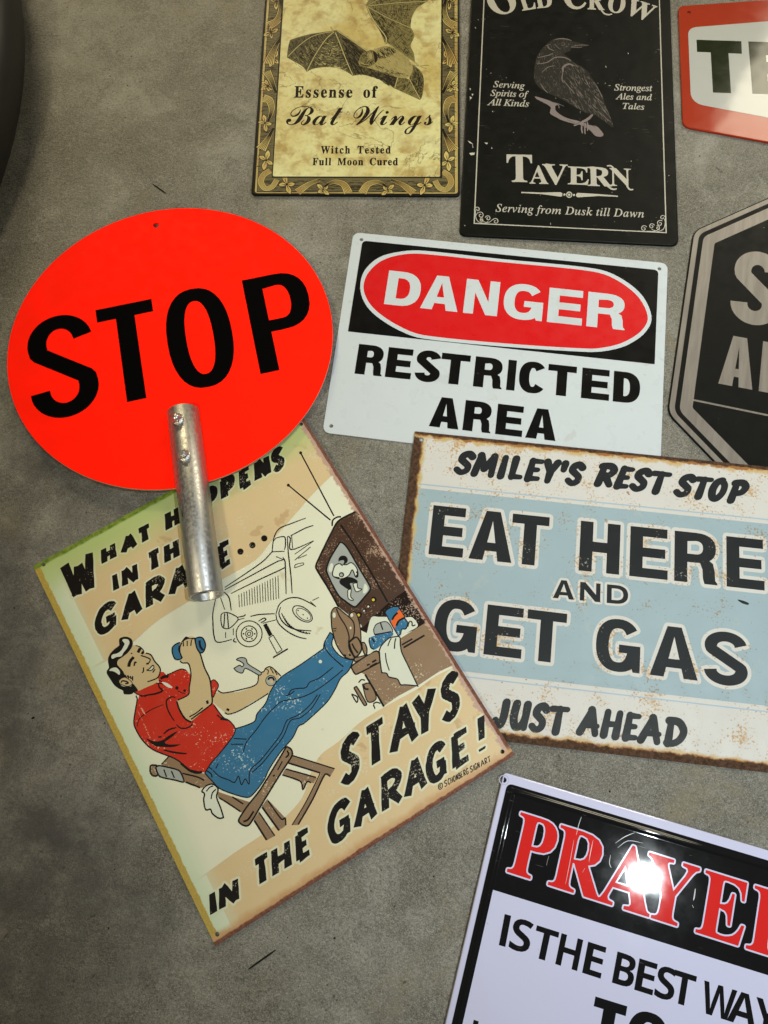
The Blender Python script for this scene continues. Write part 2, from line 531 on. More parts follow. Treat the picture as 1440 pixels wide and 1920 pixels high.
# ------------------------------------------------------------------ letter outlines (serif r, script c, italic i, sans s)
GLYPHS = {}
GLYPHS['r'] = ('ACDEFLMNOPRTVWYcdefhilnorstu', [
    [437, [-9,0,-9,18,9,21,24,30,49,75,206,466,224,465,384,87,411,34,425,22,443,18,443,0,229,0,229,18,270,25,283,46,273,81,253,132,103,132,79,71,76,59,75,48,87,26,124,18,128,18,128,0], [113,161,242,161,177,319]],
    [468, [257,-11,193,-3,137,20,91,56,56,104,34,162,26,228,34,294,56,351,92,399,139,435,195,458,259,465,309,459,367,440,388,435,408,443,419,465,437,465,437,308,420,308,392,364,356,407,313,434,265,443,222,435,187,409,163,365,149,304,144,226,149,153,165,97,192,56,230,32,278,24,318,29,358,45,395,71,428,106,447,89,395,33,332,0]],
    [496, [20,0,20,17,47,21,63,30,71,46,74,75,74,374,71,407,61,426,43,435,15,439,15,455,222,455,296,449,357,429,405,396,440,351,461,295,468,228,459,146,430,82,382,36,315,9,228,0], [222,24,262,30,295,47,319,75,343,139,351,229,345,303,330,360,305,401,269,425,223,433,202,431,190,423,182,385,182,72,190,34,202,27]],
    [442, [14,0,14,17,44,20,62,30,72,48,75,78,75,369,72,405,62,425,44,435,16,439,16,455,399,455,399,320,383,320,369,373,340,406,295,424,232,430,200,428,186,417,183,388,183,246,193,246,232,252,259,269,277,300,288,345,304,345,304,118,287,118,273,181,259,201,241,213,185,222,183,222,183,67,185,47,192,35,230,28,276,30,313,39,345,53,371,75,393,105,411,143,430,143,402,0]],
    [404, [15,0,15,17,45,23,62,34,72,53,75,84,75,375,71,405,61,423,43,433,14,439,14,455,394,455,394,320,377,320,369,357,355,385,336,406,310,420,275,428,230,431,200,429,186,421,182,398,182,247,190,247,229,253,256,270,274,301,284,347,302,347,302,118,285,118,274,168,257,200,229,218,189,224,182,224,182,81,188,43,196,31,210,24,257,17,257,0]],
    [426, [15,0,15,17,45,22,62,32,72,50,75,81,75,379,71,407,62,425,44,434,16,439,16,455,250,455,250,439,208,434,196,427,188,416,182,379,182,83,185,47,200,31,234,28,278,31,315,40,345,56,370,80,391,112,409,154,427,154,402,0]],
    [634, [14,0,14,17,43,22,61,32,72,50,75,79,75,382,71,416,53,432,15,439,15,455,185,455,317,142,449,455,617,455,617,439,590,433,573,423,563,405,560,378,560,85,565,43,582,23,617,17,617,0,396,0,396,17,433,25,450,44,455,83,455,399,288,0,270,0,105,389,105,80,109,48,120,30,139,20,169,17,169,0]],
    [494, [403,-11,107,350,107,79,110,49,119,31,136,21,167,17,167,0,18,0,18,17,54,23,71,41,76,79,76,388,36,433,18,439,18,455,156,455,391,169,391,377,386,414,369,431,331,439,331,455,480,455,480,439,450,434,433,425,425,407,422,377,422,-11]],
    [525, [261,-11,213,-6,169,7,129,29,94,58,66,93,45,134,32,179,28,228,32,276,45,321,66,362,95,397,130,426,170,448,216,462,265,466,313,462,357,448,397,427,431,399,459,364,481,323,494,277,498,228,494,179,481,134,459,93,430,58,395,29,355,7,310,-6], [265,12,306,21,338,47,361,90,375,150,379,228,371,321,348,389,310,430,260,443,219,435,186,409,163,366,150,305,145,228,153,135,177,67,215,26]],
    [418, [15,0,15,17,45,22,62,32,72,50,75,81,75,379,71,406,62,424,44,434,16,439,16,455,214,455,287,452,336,440,366,422,390,398,404,367,409,332,398,280,367,240,314,214,242,206,182,206,182,81,185,50,194,32,212,22,242,17,242,0], [182,230,201,230,244,235,272,253,287,283,292,329,288,375,275,406,252,425,216,431,189,424,182,398]],
    [473, [15,0,15,17,45,22,62,32,72,50,75,81,75,379,71,406,62,424,44,434,16,439,16,455,217,455,305,448,367,426,405,388,417,334,406,285,372,248,315,224,432,50,452,26,478,17,480,17,480,0,338,0,201,212,182,212,182,81,185,50,194,32,212,22,242,17,242,0], [182,234,203,234,249,240,280,258,298,290,304,336,295,389,268,421,224,431,202,429,190,422,182,385]],
    [423, [92,0,92,17,123,21,142,31,152,50,156,81,156,433,149,433,102,426,65,403,41,367,29,318,11,318,11,455,410,455,410,317,394,317,375,382,333,420,269,433,263,433,263,81,267,49,276,30,296,21,328,17,328,0]],
    [428, [212,-13,44,381,22,420,8,432,-14,439,-14,455,211,455,211,439,166,432,156,423,152,410,161,378,259,143,348,377,355,409,351,423,342,432,299,439,299,455,442,455,442,439,423,436,408,427,382,383,230,-13]],
    [611, [171,-11,32,393,15,427,3,435,-15,439,-15,455,181,455,181,439,150,432,143,423,140,410,148,373,223,153,301,353,286,399,278,418,267,429,229,439,229,455,439,455,439,439,404,432,393,412,399,386,474,166,541,369,549,406,546,421,538,430,503,439,503,455,624,455,624,439,607,433,594,421,575,379,446,-11,428,-11,316,309,190,-11]],
    [426, [101,0,101,17,131,22,148,32,157,50,161,81,161,179,46,387,29,414,14,429,1,435,-13,438,-13,455,207,455,207,438,195,438,167,432,156,416,164,392,248,226,333,366,349,408,336,430,298,438,295,438,295,455,439,455,439,438,409,424,383,392,268,203,268,81,271,50,280,32,298,22,328,17,328,0]],
    [293, [156,-10,119,-5,87,11,59,35,38,68,24,106,19,150,25,196,40,237,64,271,96,297,133,313,175,319,218,314,250,298,271,275,277,245,275,228,266,215,253,207,236,204,214,209,201,225,196,251,197,261,197,271,190,290,169,297,138,285,118,248,112,187,118,123,137,76,166,48,204,38,239,47,271,72,285,60,248,21,205,-2]],
    [370, [140,-10,107,-5,78,10,53,35,35,66,23,104,19,147,24,196,36,237,55,272,81,297,112,313,146,318,189,309,223,280,223,401,220,419,212,430,176,439,176,455,319,455,319,75,325,41,335,32,353,28,353,11,294,6,223,-10,223,39,188,2], [171,28,187,31,202,41,215,56,223,76,223,242,217,257,206,270,174,281,147,273,130,250,121,210,118,153,120,98,130,58,146,36]],
    [301, [154,-10,117,-5,85,10,58,35,37,69,24,109,19,157,24,201,38,240,59,273,87,298,120,313,157,318,209,309,249,280,274,234,283,173,283,166,117,166,127,97,154,56,199,42,237,53,270,86,285,73,248,27,205,-1], [116,192,201,192,201,215,193,277,181,292,161,297,136,286,121,255,116,203]],
    [214, [15,0,15,16,40,22,50,35,52,73,52,277,16,277,16,310,52,310,52,353,60,400,85,436,123,457,174,465,212,460,240,446,257,425,263,400,260,381,252,367,239,358,224,355,195,365,187,376,185,391,193,420,196,426,197,433,193,441,180,443,163,440,153,430,148,390,148,310,203,310,203,277,148,277,148,65,150,40,158,26,173,18,199,16,199,0]],
    [381, [18,0,18,16,45,26,52,56,52,399,46,429,36,437,19,440,19,455,148,455,148,267,190,305,243,318,292,306,321,271,330,212,330,56,337,26,347,19,363,16,363,0,202,0,202,16,207,16,228,26,235,56,235,217,229,258,219,268,203,271,173,262,148,235,148,56,154,26,164,19,180,16,180,0]],
    [198, [101,362,81,366,65,376,54,393,50,412,54,432,65,449,81,460,101,463,120,460,137,449,147,432,151,412,147,393,136,376,120,366], [18,0,18,16,45,26,52,56,52,252,47,285,20,293,21,310,148,310,148,56,154,26,180,16,180,0]],
    [199, [18,0,18,16,45,26,52,56,52,398,47,429,38,436,20,439,20,455,148,455,148,56,154,26,180,16,180,0]],
    [381, [18,0,18,16,45,26,52,56,52,253,46,284,36,291,19,294,19,310,148,310,148,267,190,306,243,318,292,306,321,271,330,212,330,56,337,26,347,19,363,16,363,0,202,0,202,16,207,16,228,26,235,56,235,217,229,258,219,268,203,271,173,262,148,235,148,56,154,26,164,19,180,16,180,0]],
    [336, [169,-10,127,-5,90,11,60,37,38,70,24,110,19,154,24,199,38,239,60,272,90,297,127,313,168,318,209,313,245,298,275,273,298,240,312,200,317,154,312,108,298,69,275,36,245,11,210,-5], [169,11,193,18,209,39,217,81,220,154,217,227,208,271,192,292,169,299,144,292,128,271,120,227,117,154,120,82,128,39,144,18]],
    [287, [18,0,18,16,45,26,52,56,52,252,46,285,20,293,21,310,146,310,146,252,165,280,187,301,210,314,233,318,258,315,275,304,286,287,289,266,287,248,278,234,265,225,248,222,222,231,207,250,189,260,175,255,162,241,152,220,149,192,149,56,152,37,159,25,197,16,197,0]],
    [288, [151,-10,122,-6,87,6,73,9,60,4,51,-9,36,-9,36,105,53,105,66,68,87,39,112,21,140,15,162,18,179,27,189,40,192,58,183,84,156,105,107,130,76,148,54,169,41,193,37,220,44,259,65,291,98,312,141,319,166,316,199,308,206,306,213,305,223,308,230,319,244,319,244,222,228,222,215,254,196,277,174,291,149,296,130,294,116,286,108,274,105,259,115,232,146,212,191,189,221,172,241,151,253,127,257,95,250,51,228,18,194,-3]],
    [228, [124,-9,89,-4,66,10,53,36,48,71,48,279,20,279,20,300,88,369,129,424,144,424,144,310,208,310,208,279,144,279,144,82,149,51,157,43,168,40,189,49,206,75,222,66,198,24,165,-1]],
    [375, [131,-10,91,-3,65,17,51,51,46,97,46,248,39,282,29,291,11,294,11,310,142,310,142,74,151,46,162,38,177,36,205,43,228,66,228,248,221,283,209,291,189,294,189,310,324,310,324,70,331,39,360,30,360,13,300,7,228,-10,228,40,209,19,186,3,160,-7]],
])
GLYPHS['c'] = ('BWaginst', [
    [578, [411,-5,389,-2,372,7,361,22,357,41,365,67,385,92,407,110,425,117,432,111,416,97,389,71,378,42,382,23,395,17,422,31,453,66,477,114,486,163,482,190,473,200,443,197,433,201,429,211,434,220,445,223,473,220,489,223,505,235,534,275,545,325,540,359,523,380,486,354,455,306,420,224,377,133,325,67,263,24,211,7,152,1,104,7,67,23,45,48,37,79,42,104,56,124,77,137,103,142,123,139,138,131,148,120,151,105,149,92,141,81,119,71,108,70,98,68,88,63,85,53,89,40,102,29,122,21,147,19,173,23,198,34,222,54,245,84,304,185,371,289,437,355,471,377,504,392,466,401,416,404,331,393,248,362,182,318,151,280,140,244,151,215,183,205,224,217,268,249,305,292,324,336,329,351,337,343,340,320,335,282,320,248,296,218,267,196,232,181,195,177,163,182,139,196,125,219,120,246,125,272,140,299,164,326,196,352,236,375,283,394,356,414,425,420,485,416,535,401,578,409,589,403,578,396,557,390,602,359,616,337,621,312,613,283,590,255,551,230,498,210,535,190,557,162,565,126,562,103,552,80,517,37,467,7]],
    [623, [163,-4,148,-1,144,7,155,25,189,60,229,104,274,163,315,228,345,293,357,351,352,378,338,394,314,400,287,396,257,385,191,345,134,290,107,246,98,208,101,190,109,176,122,166,137,163,169,175,201,207,231,249,252,296,260,336,260,343,259,349,265,360,275,355,284,341,292,289,287,251,273,216,250,185,221,162,188,147,152,142,120,146,97,160,83,181,79,208,90,255,122,305,168,352,221,390,275,413,324,420,371,413,407,390,430,356,438,314,426,258,390,200,333,137,259,71,351,138,447,228,547,340,599,398,627,417,635,414,639,408,623,369,610,338,589,287,564,228,533,147,515,91,555,150,602,212,650,267,692,307,738,337,750,331,699,288,645,230,592,161,542,83,501,21,473,0,458,5,445,22,435,47,432,77,450,156,504,255,421,171,358,115,302,73,240,35]],
    [355, [210,-5,194,-2,180,7,170,21,167,40,127,7,83,-4,56,0,35,12,21,32,16,58,20,83,32,109,73,158,128,193,158,203,187,207,219,199,234,177,247,204,322,207,260,79,246,50,241,37,247,30,264,37,288,55,311,75,324,62,262,12,234,0], [97,12,120,19,146,40,196,109,220,164,213,181,197,188,171,176,141,145,112,104,90,62,82,27,87,17]],
    [354, [314,62,264,26,210,-1,160,-84,110,-146,60,-185,9,-198,-21,-195,-43,-184,-57,-168,-62,-146,-41,-96,23,-49,128,-5,143,22,111,3,79,-4,52,0,31,13,17,33,12,58,16,85,28,111,70,159,126,194,155,204,184,207,216,200,230,179,244,203,327,210,226,28,262,46,301,75], [91,12,107,16,125,26,160,64,192,115,214,171,210,184,198,188,175,174,143,139,111,95,86,53,76,24,80,15], [4,-179,26,-170,50,-144,79,-98,117,-30,60,-53,17,-83,-10,-117,-19,-151,-14,-172]],
    [231, [184,243,159,251,150,273,153,287,163,299,193,310,216,302,226,281,223,266,213,254], [194,62,156,26,129,7,85,-5,57,0,41,16,35,41,47,79,84,148,68,131,49,113,36,127,55,144,82,172,107,201,201,207,133,83,105,27,109,21,134,33,181,75]],
    [388, [-1,-5,45,62,78,109,103,153,99,158,85,147,51,113,38,127,97,183,122,200,147,206,168,194,175,160,171,132,234,188,284,207,303,203,319,192,328,174,332,150,322,119,300,85,277,55,261,28,266,21,288,34,335,75,349,62,313,29,289,11,268,0,247,-4,228,0,213,11,202,29,199,52,205,83,239,132,277,175,280,179,280,181,277,185,251,174,212,141,161,84,99,0]],
    [235, [206,71,150,21,108,0,67,-5,40,-2,20,9,8,25,4,42,13,65,36,74,57,66,64,48,56,30,40,22,35,23,52,14,74,23,92,50,104,92,109,144,109,157,107,169,92,154,70,133,48,113,36,127,68,157,113,199,120,210,130,222,140,226,149,224,152,216,146,204,140,189,146,176,168,136,176,98,172,73,161,55,193,84]],
    [297, [36,127,77,167,109,205,140,252,215,377,300,380,251,295,296,295,289,273,236,273,188,193,146,117,113,55,103,28,111,20,140,33,190,75,203,62,144,13,116,0,87,-4,66,-1,51,9,41,25,38,44,45,74,57,101,83,148,47,113]],
])
GLYPHS['i'] = ('ADKSTadefgiklmnoprstuvw', [
    [463, [-85,0,-82,13,-39,24,0,56,107,182,356,475,369,475,353,58,356,37,366,24,384,16,411,13,409,0,221,0,224,13,229,13,256,16,273,26,282,46,285,78,288,158,133,158,116,150,65,90,40,56,32,36,34,24,43,17,79,13,75,0], [143,183,289,183,298,367]],
    [507, [-36,0,-32,13,-28,13,-1,16,18,26,31,43,42,73,126,385,132,419,129,433,120,443,81,451,85,465,263,465,325,459,378,442,421,413,453,375,472,328,479,272,473,219,457,169,430,122,393,82,348,48,294,22,234,5,167,0], [170,22,223,28,270,44,310,70,342,103,368,144,386,189,397,237,401,287,392,354,364,403,318,433,254,443,222,439,205,423,193,387,113,89,105,49,109,36,120,28,140,24]],
    [454, [-34,0,-30,13,-28,13,6,18,27,36,42,73,126,385,132,419,129,433,120,443,81,451,85,465,269,465,265,451,259,451,236,449,219,441,207,425,196,396,161,265,160,261,159,256,164,250,172,253,336,385,365,413,375,434,366,447,339,451,335,451,338,465,501,465,496,452,493,452,464,446,431,426,336,354,223,264,355,69,394,27,414,16,438,13,435,0,236,0,240,13,244,13,277,18,285,26,287,37,282,55,268,79,168,228,159,233,150,224,110,75,105,46,108,30,118,20,162,13,158,0]],
    [369, [153,-9,108,-5,58,10,49,13,42,13,25,8,15,-8,3,-8,26,146,38,146,47,88,69,46,102,19,146,11,170,14,192,23,210,38,224,57,233,79,236,105,228,139,207,174,183,201,154,232,102,297,92,325,88,353,92,386,105,416,125,440,152,459,184,471,222,475,253,473,281,466,303,459,313,457,328,461,338,473,351,473,330,336,319,336,313,387,296,424,268,446,232,453,200,448,175,433,160,408,154,376,158,356,168,334,201,291,231,259,263,224,291,179,301,126,296,89,282,57,259,29,229,8,194,-5]],
    [420, [50,0,52,13,58,13,97,19,121,41,139,89,228,417,230,429,226,438,212,441,194,441,126,432,102,420,84,404,59,352,44,353,74,465,461,465,439,350,426,350,427,361,427,371,423,404,410,425,386,437,346,441,318,441,305,437,298,423,208,93,198,43,202,28,212,19,257,13,265,13,261,0]],
    [342, [50,-8,26,-3,8,10,-3,33,-7,64,0,119,18,175,49,228,90,274,136,306,183,316,217,307,232,280,241,309,292,309,231,90,222,44,224,37,233,35,252,46,282,80,291,72,240,12,195,-8,175,0,168,23,191,118,154,62,119,23,85,0], [82,33,98,37,116,48,152,87,185,141,210,201,219,257,210,288,185,299,154,291,124,266,96,226,74,175,58,122,53,73,60,43]],
    [355, [61,-8,32,-3,10,13,-4,39,-9,73,-5,107,5,143,44,217,99,279,146,307,192,316,225,311,242,293,273,416,275,426,275,436,268,451,243,455,233,455,236,467,306,479,338,487,345,480,344,473,343,468,240,81,236,60,234,44,238,34,250,30,273,43,306,81,317,72,263,11,240,-3,217,-8,191,1,183,27,201,112,167,59,133,21,99,-1], [91,28,109,31,127,43,165,85,199,142,223,204,232,259,223,289,212,298,198,300,165,292,132,268,101,229,75,178,57,124,51,78,54,57,62,41,74,31]],
    [287, [89,-7,50,0,21,21,2,54,-4,99,-1,131,9,165,46,231,101,283,148,308,195,316,222,313,242,303,254,287,258,266,245,226,208,189,147,161,61,142,57,118,56,98,63,58,84,34,119,26,168,39,221,81,231,71,198,36,165,12,128,-2], [64,158,124,173,168,199,195,233,204,271,198,291,180,298,159,294,137,280,95,230]],
    [199, [-48,-153,-65,-150,-79,-142,-88,-130,-91,-116,-85,-94,-66,-87,-50,-92,-44,-108,-46,-119,-49,-127,-42,-134,-24,-128,-10,-108,2,-74,13,-25,71,283,7,283,12,304,75,304,83,340,104,403,135,449,173,477,216,487,240,483,259,473,271,458,275,439,267,416,243,408,224,415,218,435,219,441,221,447,224,455,219,465,206,469,182,459,163,431,148,383,132,304,210,304,207,283,128,283,101,150,67,7,33,-85,9,-123,-18,-146]],
    [286, [63,-153,16,-148,-21,-131,-44,-106,-52,-75,-42,-39,-13,-6,36,24,13,39,6,57,21,84,58,121,22,152,10,195,15,226,29,256,51,281,80,301,114,314,152,318,206,307,246,296,289,296,289,266,243,266,248,236,243,203,229,174,207,149,179,130,146,118,110,113,82,116,66,101,60,87,73,70,112,54,159,38,194,19,216,-6,223,-40,218,-71,203,-99,179,-122,147,-139,108,-150], [111,129,132,133,151,146,180,190,191,249,188,272,179,288,165,299,147,302,127,298,108,285,78,241,69,212,66,182,71,153,86,135], [75,-132,131,-124,165,-100,176,-60,173,-45,163,-31,132,-10,94,5,52,18,6,-20,-9,-64,0,-102,28,-125]],
    [177, [122,394,98,404,88,428,98,452,122,463,147,452,157,428,147,403], [33,-8,8,1,0,29,3,53,11,86,55,241,58,254,60,264,57,275,50,282,17,287,20,299,65,305,96,310,124,316,131,308,130,303,128,296,63,79,58,52,61,37,72,32,96,45,130,84,140,74,102,28,67,1]],
    [339, [218,-7,201,-3,187,9,161,63,120,161,78,129,41,0,-13,0,103,414,106,435,98,452,71,455,62,455,66,468,109,474,140,481,158,486,169,487,175,480,172,465,84,157,195,240,221,263,230,280,222,290,197,294,203,306,337,306,334,293,332,293,292,284,246,255,164,193,214,73,229,47,248,36,272,47,301,79,311,69,286,35,261,11,238,-3]],
    [173, [32,-7,7,2,-2,26,2,54,13,99,98,412,101,433,99,446,92,453,58,459,60,471,104,476,134,482,163,487,171,481,168,465,62,84,56,50,59,38,68,34,90,46,122,82,133,72,105,37,77,12,52,-3]],
    [550, [410,-7,384,2,376,31,384,78,424,218,430,255,426,270,411,275,393,270,371,258,325,210,279,137,251,72,228,0,175,0,235,203,245,257,241,270,227,275,196,263,155,230,113,179,86,129,63,70,40,0,-13,0,50,212,58,243,61,263,59,275,51,281,17,287,19,300,94,310,113,315,123,316,130,308,129,303,128,296,91,177,155,254,212,300,263,316,293,306,304,277,285,184,343,257,398,301,449,316,479,306,489,275,486,253,479,222,436,65,434,57,433,50,436,39,445,35,469,48,483,64,499,87,508,76,476,30,443,2]],
    [364, [222,-9,198,1,189,28,216,140,242,254,238,269,225,275,195,263,159,232,123,189,93,142,67,82,42,0,-12,0,53,221,62,263,53,280,23,285,17,285,19,297,67,303,100,310,130,316,133,314,133,308,93,177,142,238,188,281,229,306,263,315,292,306,302,278,300,252,293,222,254,88,247,64,245,49,249,37,259,34,282,48,312,91,322,83,290,32,256,1]],
    [351, [105,-8,61,-1,26,22,3,57,-4,102,0,140,14,178,35,215,61,247,93,276,128,298,165,312,201,316,248,309,283,286,306,251,314,206,310,172,299,138,260,73,203,23,155,0], [113,11,140,17,166,32,190,55,211,85,243,155,255,226,248,267,229,291,197,299,165,291,132,268,103,231,78,183,61,132,56,83,60,52,71,30,89,16]],
    [340, [-96,-149,-93,-137,-66,-133,-49,-126,-38,-111,-29,-87,54,235,58,249,60,262,58,274,52,281,16,285,19,298,62,303,93,309,124,316,130,310,128,299,112,250,149,287,187,309,226,316,260,310,286,292,302,263,308,226,303,185,290,144,270,105,243,69,212,38,177,13,140,-2,101,-7,72,-4,50,5,30,-81,23,-113,26,-124,36,-132,77,-138,73,-149], [101,9,128,14,155,30,180,53,202,82,235,153,248,228,245,253,235,271,220,282,199,286,166,278,136,253,110,213,91,162,66,64,64,51,62,40,72,17]],
    [224, [-13,0,46,209,56,259,53,272,47,279,13,284,15,297,59,304,90,310,118,316,124,314,124,308,89,179,137,255,177,301,208,316,229,307,237,283,234,266,226,253,214,243,200,240,180,248,170,268,118,199,75,110,41,0]],
    [248, [78,-8,32,-1,6,6,-4,4,-9,-4,-22,-4,-7,106,4,105,10,65,24,35,45,16,71,10,93,14,110,26,122,45,126,69,120,93,104,120,83,147,63,175,46,206,40,238,46,269,63,294,90,311,123,316,166,310,193,302,205,305,209,314,220,314,207,214,195,214,184,261,163,289,130,299,115,296,102,287,94,275,91,261,97,237,116,208,136,181,155,154,173,122,179,89,176,63,166,40,151,20,130,5,106,-5]],
    [187, [33,-8,9,1,1,26,2,44,7,62,66,283,19,283,22,297,63,313,100,344,136,392,151,392,126,304,183,304,177,283,120,283,66,78,60,45,63,34,72,31,93,43,124,79,134,68,82,11]],
    [364, [46,-8,28,-5,15,4,7,18,4,38,8,69,19,116,50,228,54,247,56,265,53,276,47,283,13,287,15,300,59,306,90,311,119,316,128,312,127,304,125,296,71,107,62,74,59,54,64,38,79,32,100,38,124,54,177,115,227,203,261,309,314,309,255,92,246,47,250,36,260,32,284,45,315,84,324,75,291,29,257,1,222,-8,197,1,189,27,199,81,220,153,171,82,127,32,86,2]],
    [297, [61,-8,50,171,45,231,36,265,21,281,-1,286,-6,286,-3,299,28,305,52,310,69,315,79,316,93,284,102,188,109,58,164,117,205,170,232,213,240,239,231,254,216,270,209,288,218,309,240,317,253,314,264,306,273,275,260,226,222,163,159,85,75,-8]],
    [446, [48,-8,44,175,41,234,33,268,20,284,0,289,-3,289,-2,300,30,306,54,312,70,316,80,317,92,281,97,171,98,91,238,317,250,317,275,71,323,128,373,195,389,240,376,259,366,272,363,287,371,308,392,316,404,313,414,305,422,273,402,208,340,117,240,-8,230,-8,205,221,60,-8]],
])
GLYPHS['s'] = ('ABEHISTWY', [
    [463, [0,0,169,482,293,482,463,0,354,0,319,114,144,114,109,0], [170,199,295,199,259,311,251,340,240,375,232,407,223,374,212,336,204,311]],
    [451, [60,0,60,480,210,480,294,473,355,453,382,430,398,399,404,358,399,320,384,289,361,266,330,255,330,251,373,234,391,220,404,199,413,173,416,139,404,81,369,37,313,9,240,0], [162,289,221,289,258,293,282,304,295,321,300,345,294,368,279,384,253,393,216,396,162,396], [162,84,228,84,267,88,292,102,306,122,310,149,306,173,292,192,266,205,225,209,162,209]],
    [376, [60,0,60,480,336,480,336,396,162,396,162,291,324,291,324,208,162,208,162,84,336,84,336,0]],
    [514, [60,0,60,480,162,480,162,291,352,291,352,480,453,480,453,0,352,0,352,207,162,207,162,0]],
    [261, [21,0,21,58,80,85,80,395,21,422,21,480,240,480,240,422,181,395,181,85,240,58,240,0]],
    [370, [167,-7,95,1,31,22,31,117,102,90,138,80,175,77,207,81,228,92,240,108,244,128,237,153,217,172,150,207,114,225,77,253,48,293,39,319,36,350,47,407,80,450,131,477,199,486,270,478,341,453,308,373,249,394,195,402,170,398,151,388,140,373,136,353,141,330,158,313,226,277,289,241,312,220,329,196,340,168,343,133,332,76,297,31,242,3]],
    [389, [144,0,144,395,13,395,13,480,375,480,375,395,245,395,245,0]],
    [649, [122,0,0,480,100,480,161,218,170,179,179,132,185,92,191,132,199,177,207,211,277,480,373,480,443,211,450,177,459,132,465,92,471,132,480,179,488,218,549,480,649,480,527,0,412,0,347,252,342,274,335,306,328,339,324,364,321,339,314,307,308,274,302,251,238,0]],
    [419, [159,0,159,183,0,480,110,480,210,282,310,480,419,480,260,187,260,0]],
])
GLY = {}
for fk, (chars, data) in GLYPHS.items():
    for ch, g in zip(chars, data):
        GLY[fk + ch] = (g[0], [list(zip(v[0::2], v[1::2])) for v in g[1:]])
def top_of(k): return max(y for c in GLY[k][1] for x, y in c)
CAPH = {'r': top_of('rT'), 'c': top_of('cB'), 'i': top_of('iT'), 's': top_of('sT')}

def arc(cx, cy, rx, ry, a0, a1, n=14):
    return [(cx + rx * math.cos(math.radians(a0 + (a1 - a0) * i / n)), cy + ry * math.sin(math.radians(a0 + (a1 - a0) * i / n))) for i in range(n + 1)]

def sarc(cx, cy, rx, ry, a0, a1, n=14, e=2.35):
    o = []
    for i in range(n + 1):
        a = math.radians(a0 + (a1 - a0) * i / n); c, s = math.cos(a), math.sin(a)
        o.append((cx + rx * math.copysign(abs(c) ** (2 / e), c), cy + ry * math.copysign(abs(s) ** (2 / e), s)))
    return o

def pen(pts, s, t):
    """stroke whose thickness is s where it runs upright and t where it runs level"""
    p = np.array(pts); d = np.gradient(p, axis=0); l = np.hypot(d[:, 0], d[:, 1]); l[l == 0] = 1
    w = np.sqrt((s * d[:, 1] / l) ** 2 + (t * d[:, 0] / l) ** 2)
    c = stroke_contour(p, w)
    return [tuple(q) for q in ccw(c)]

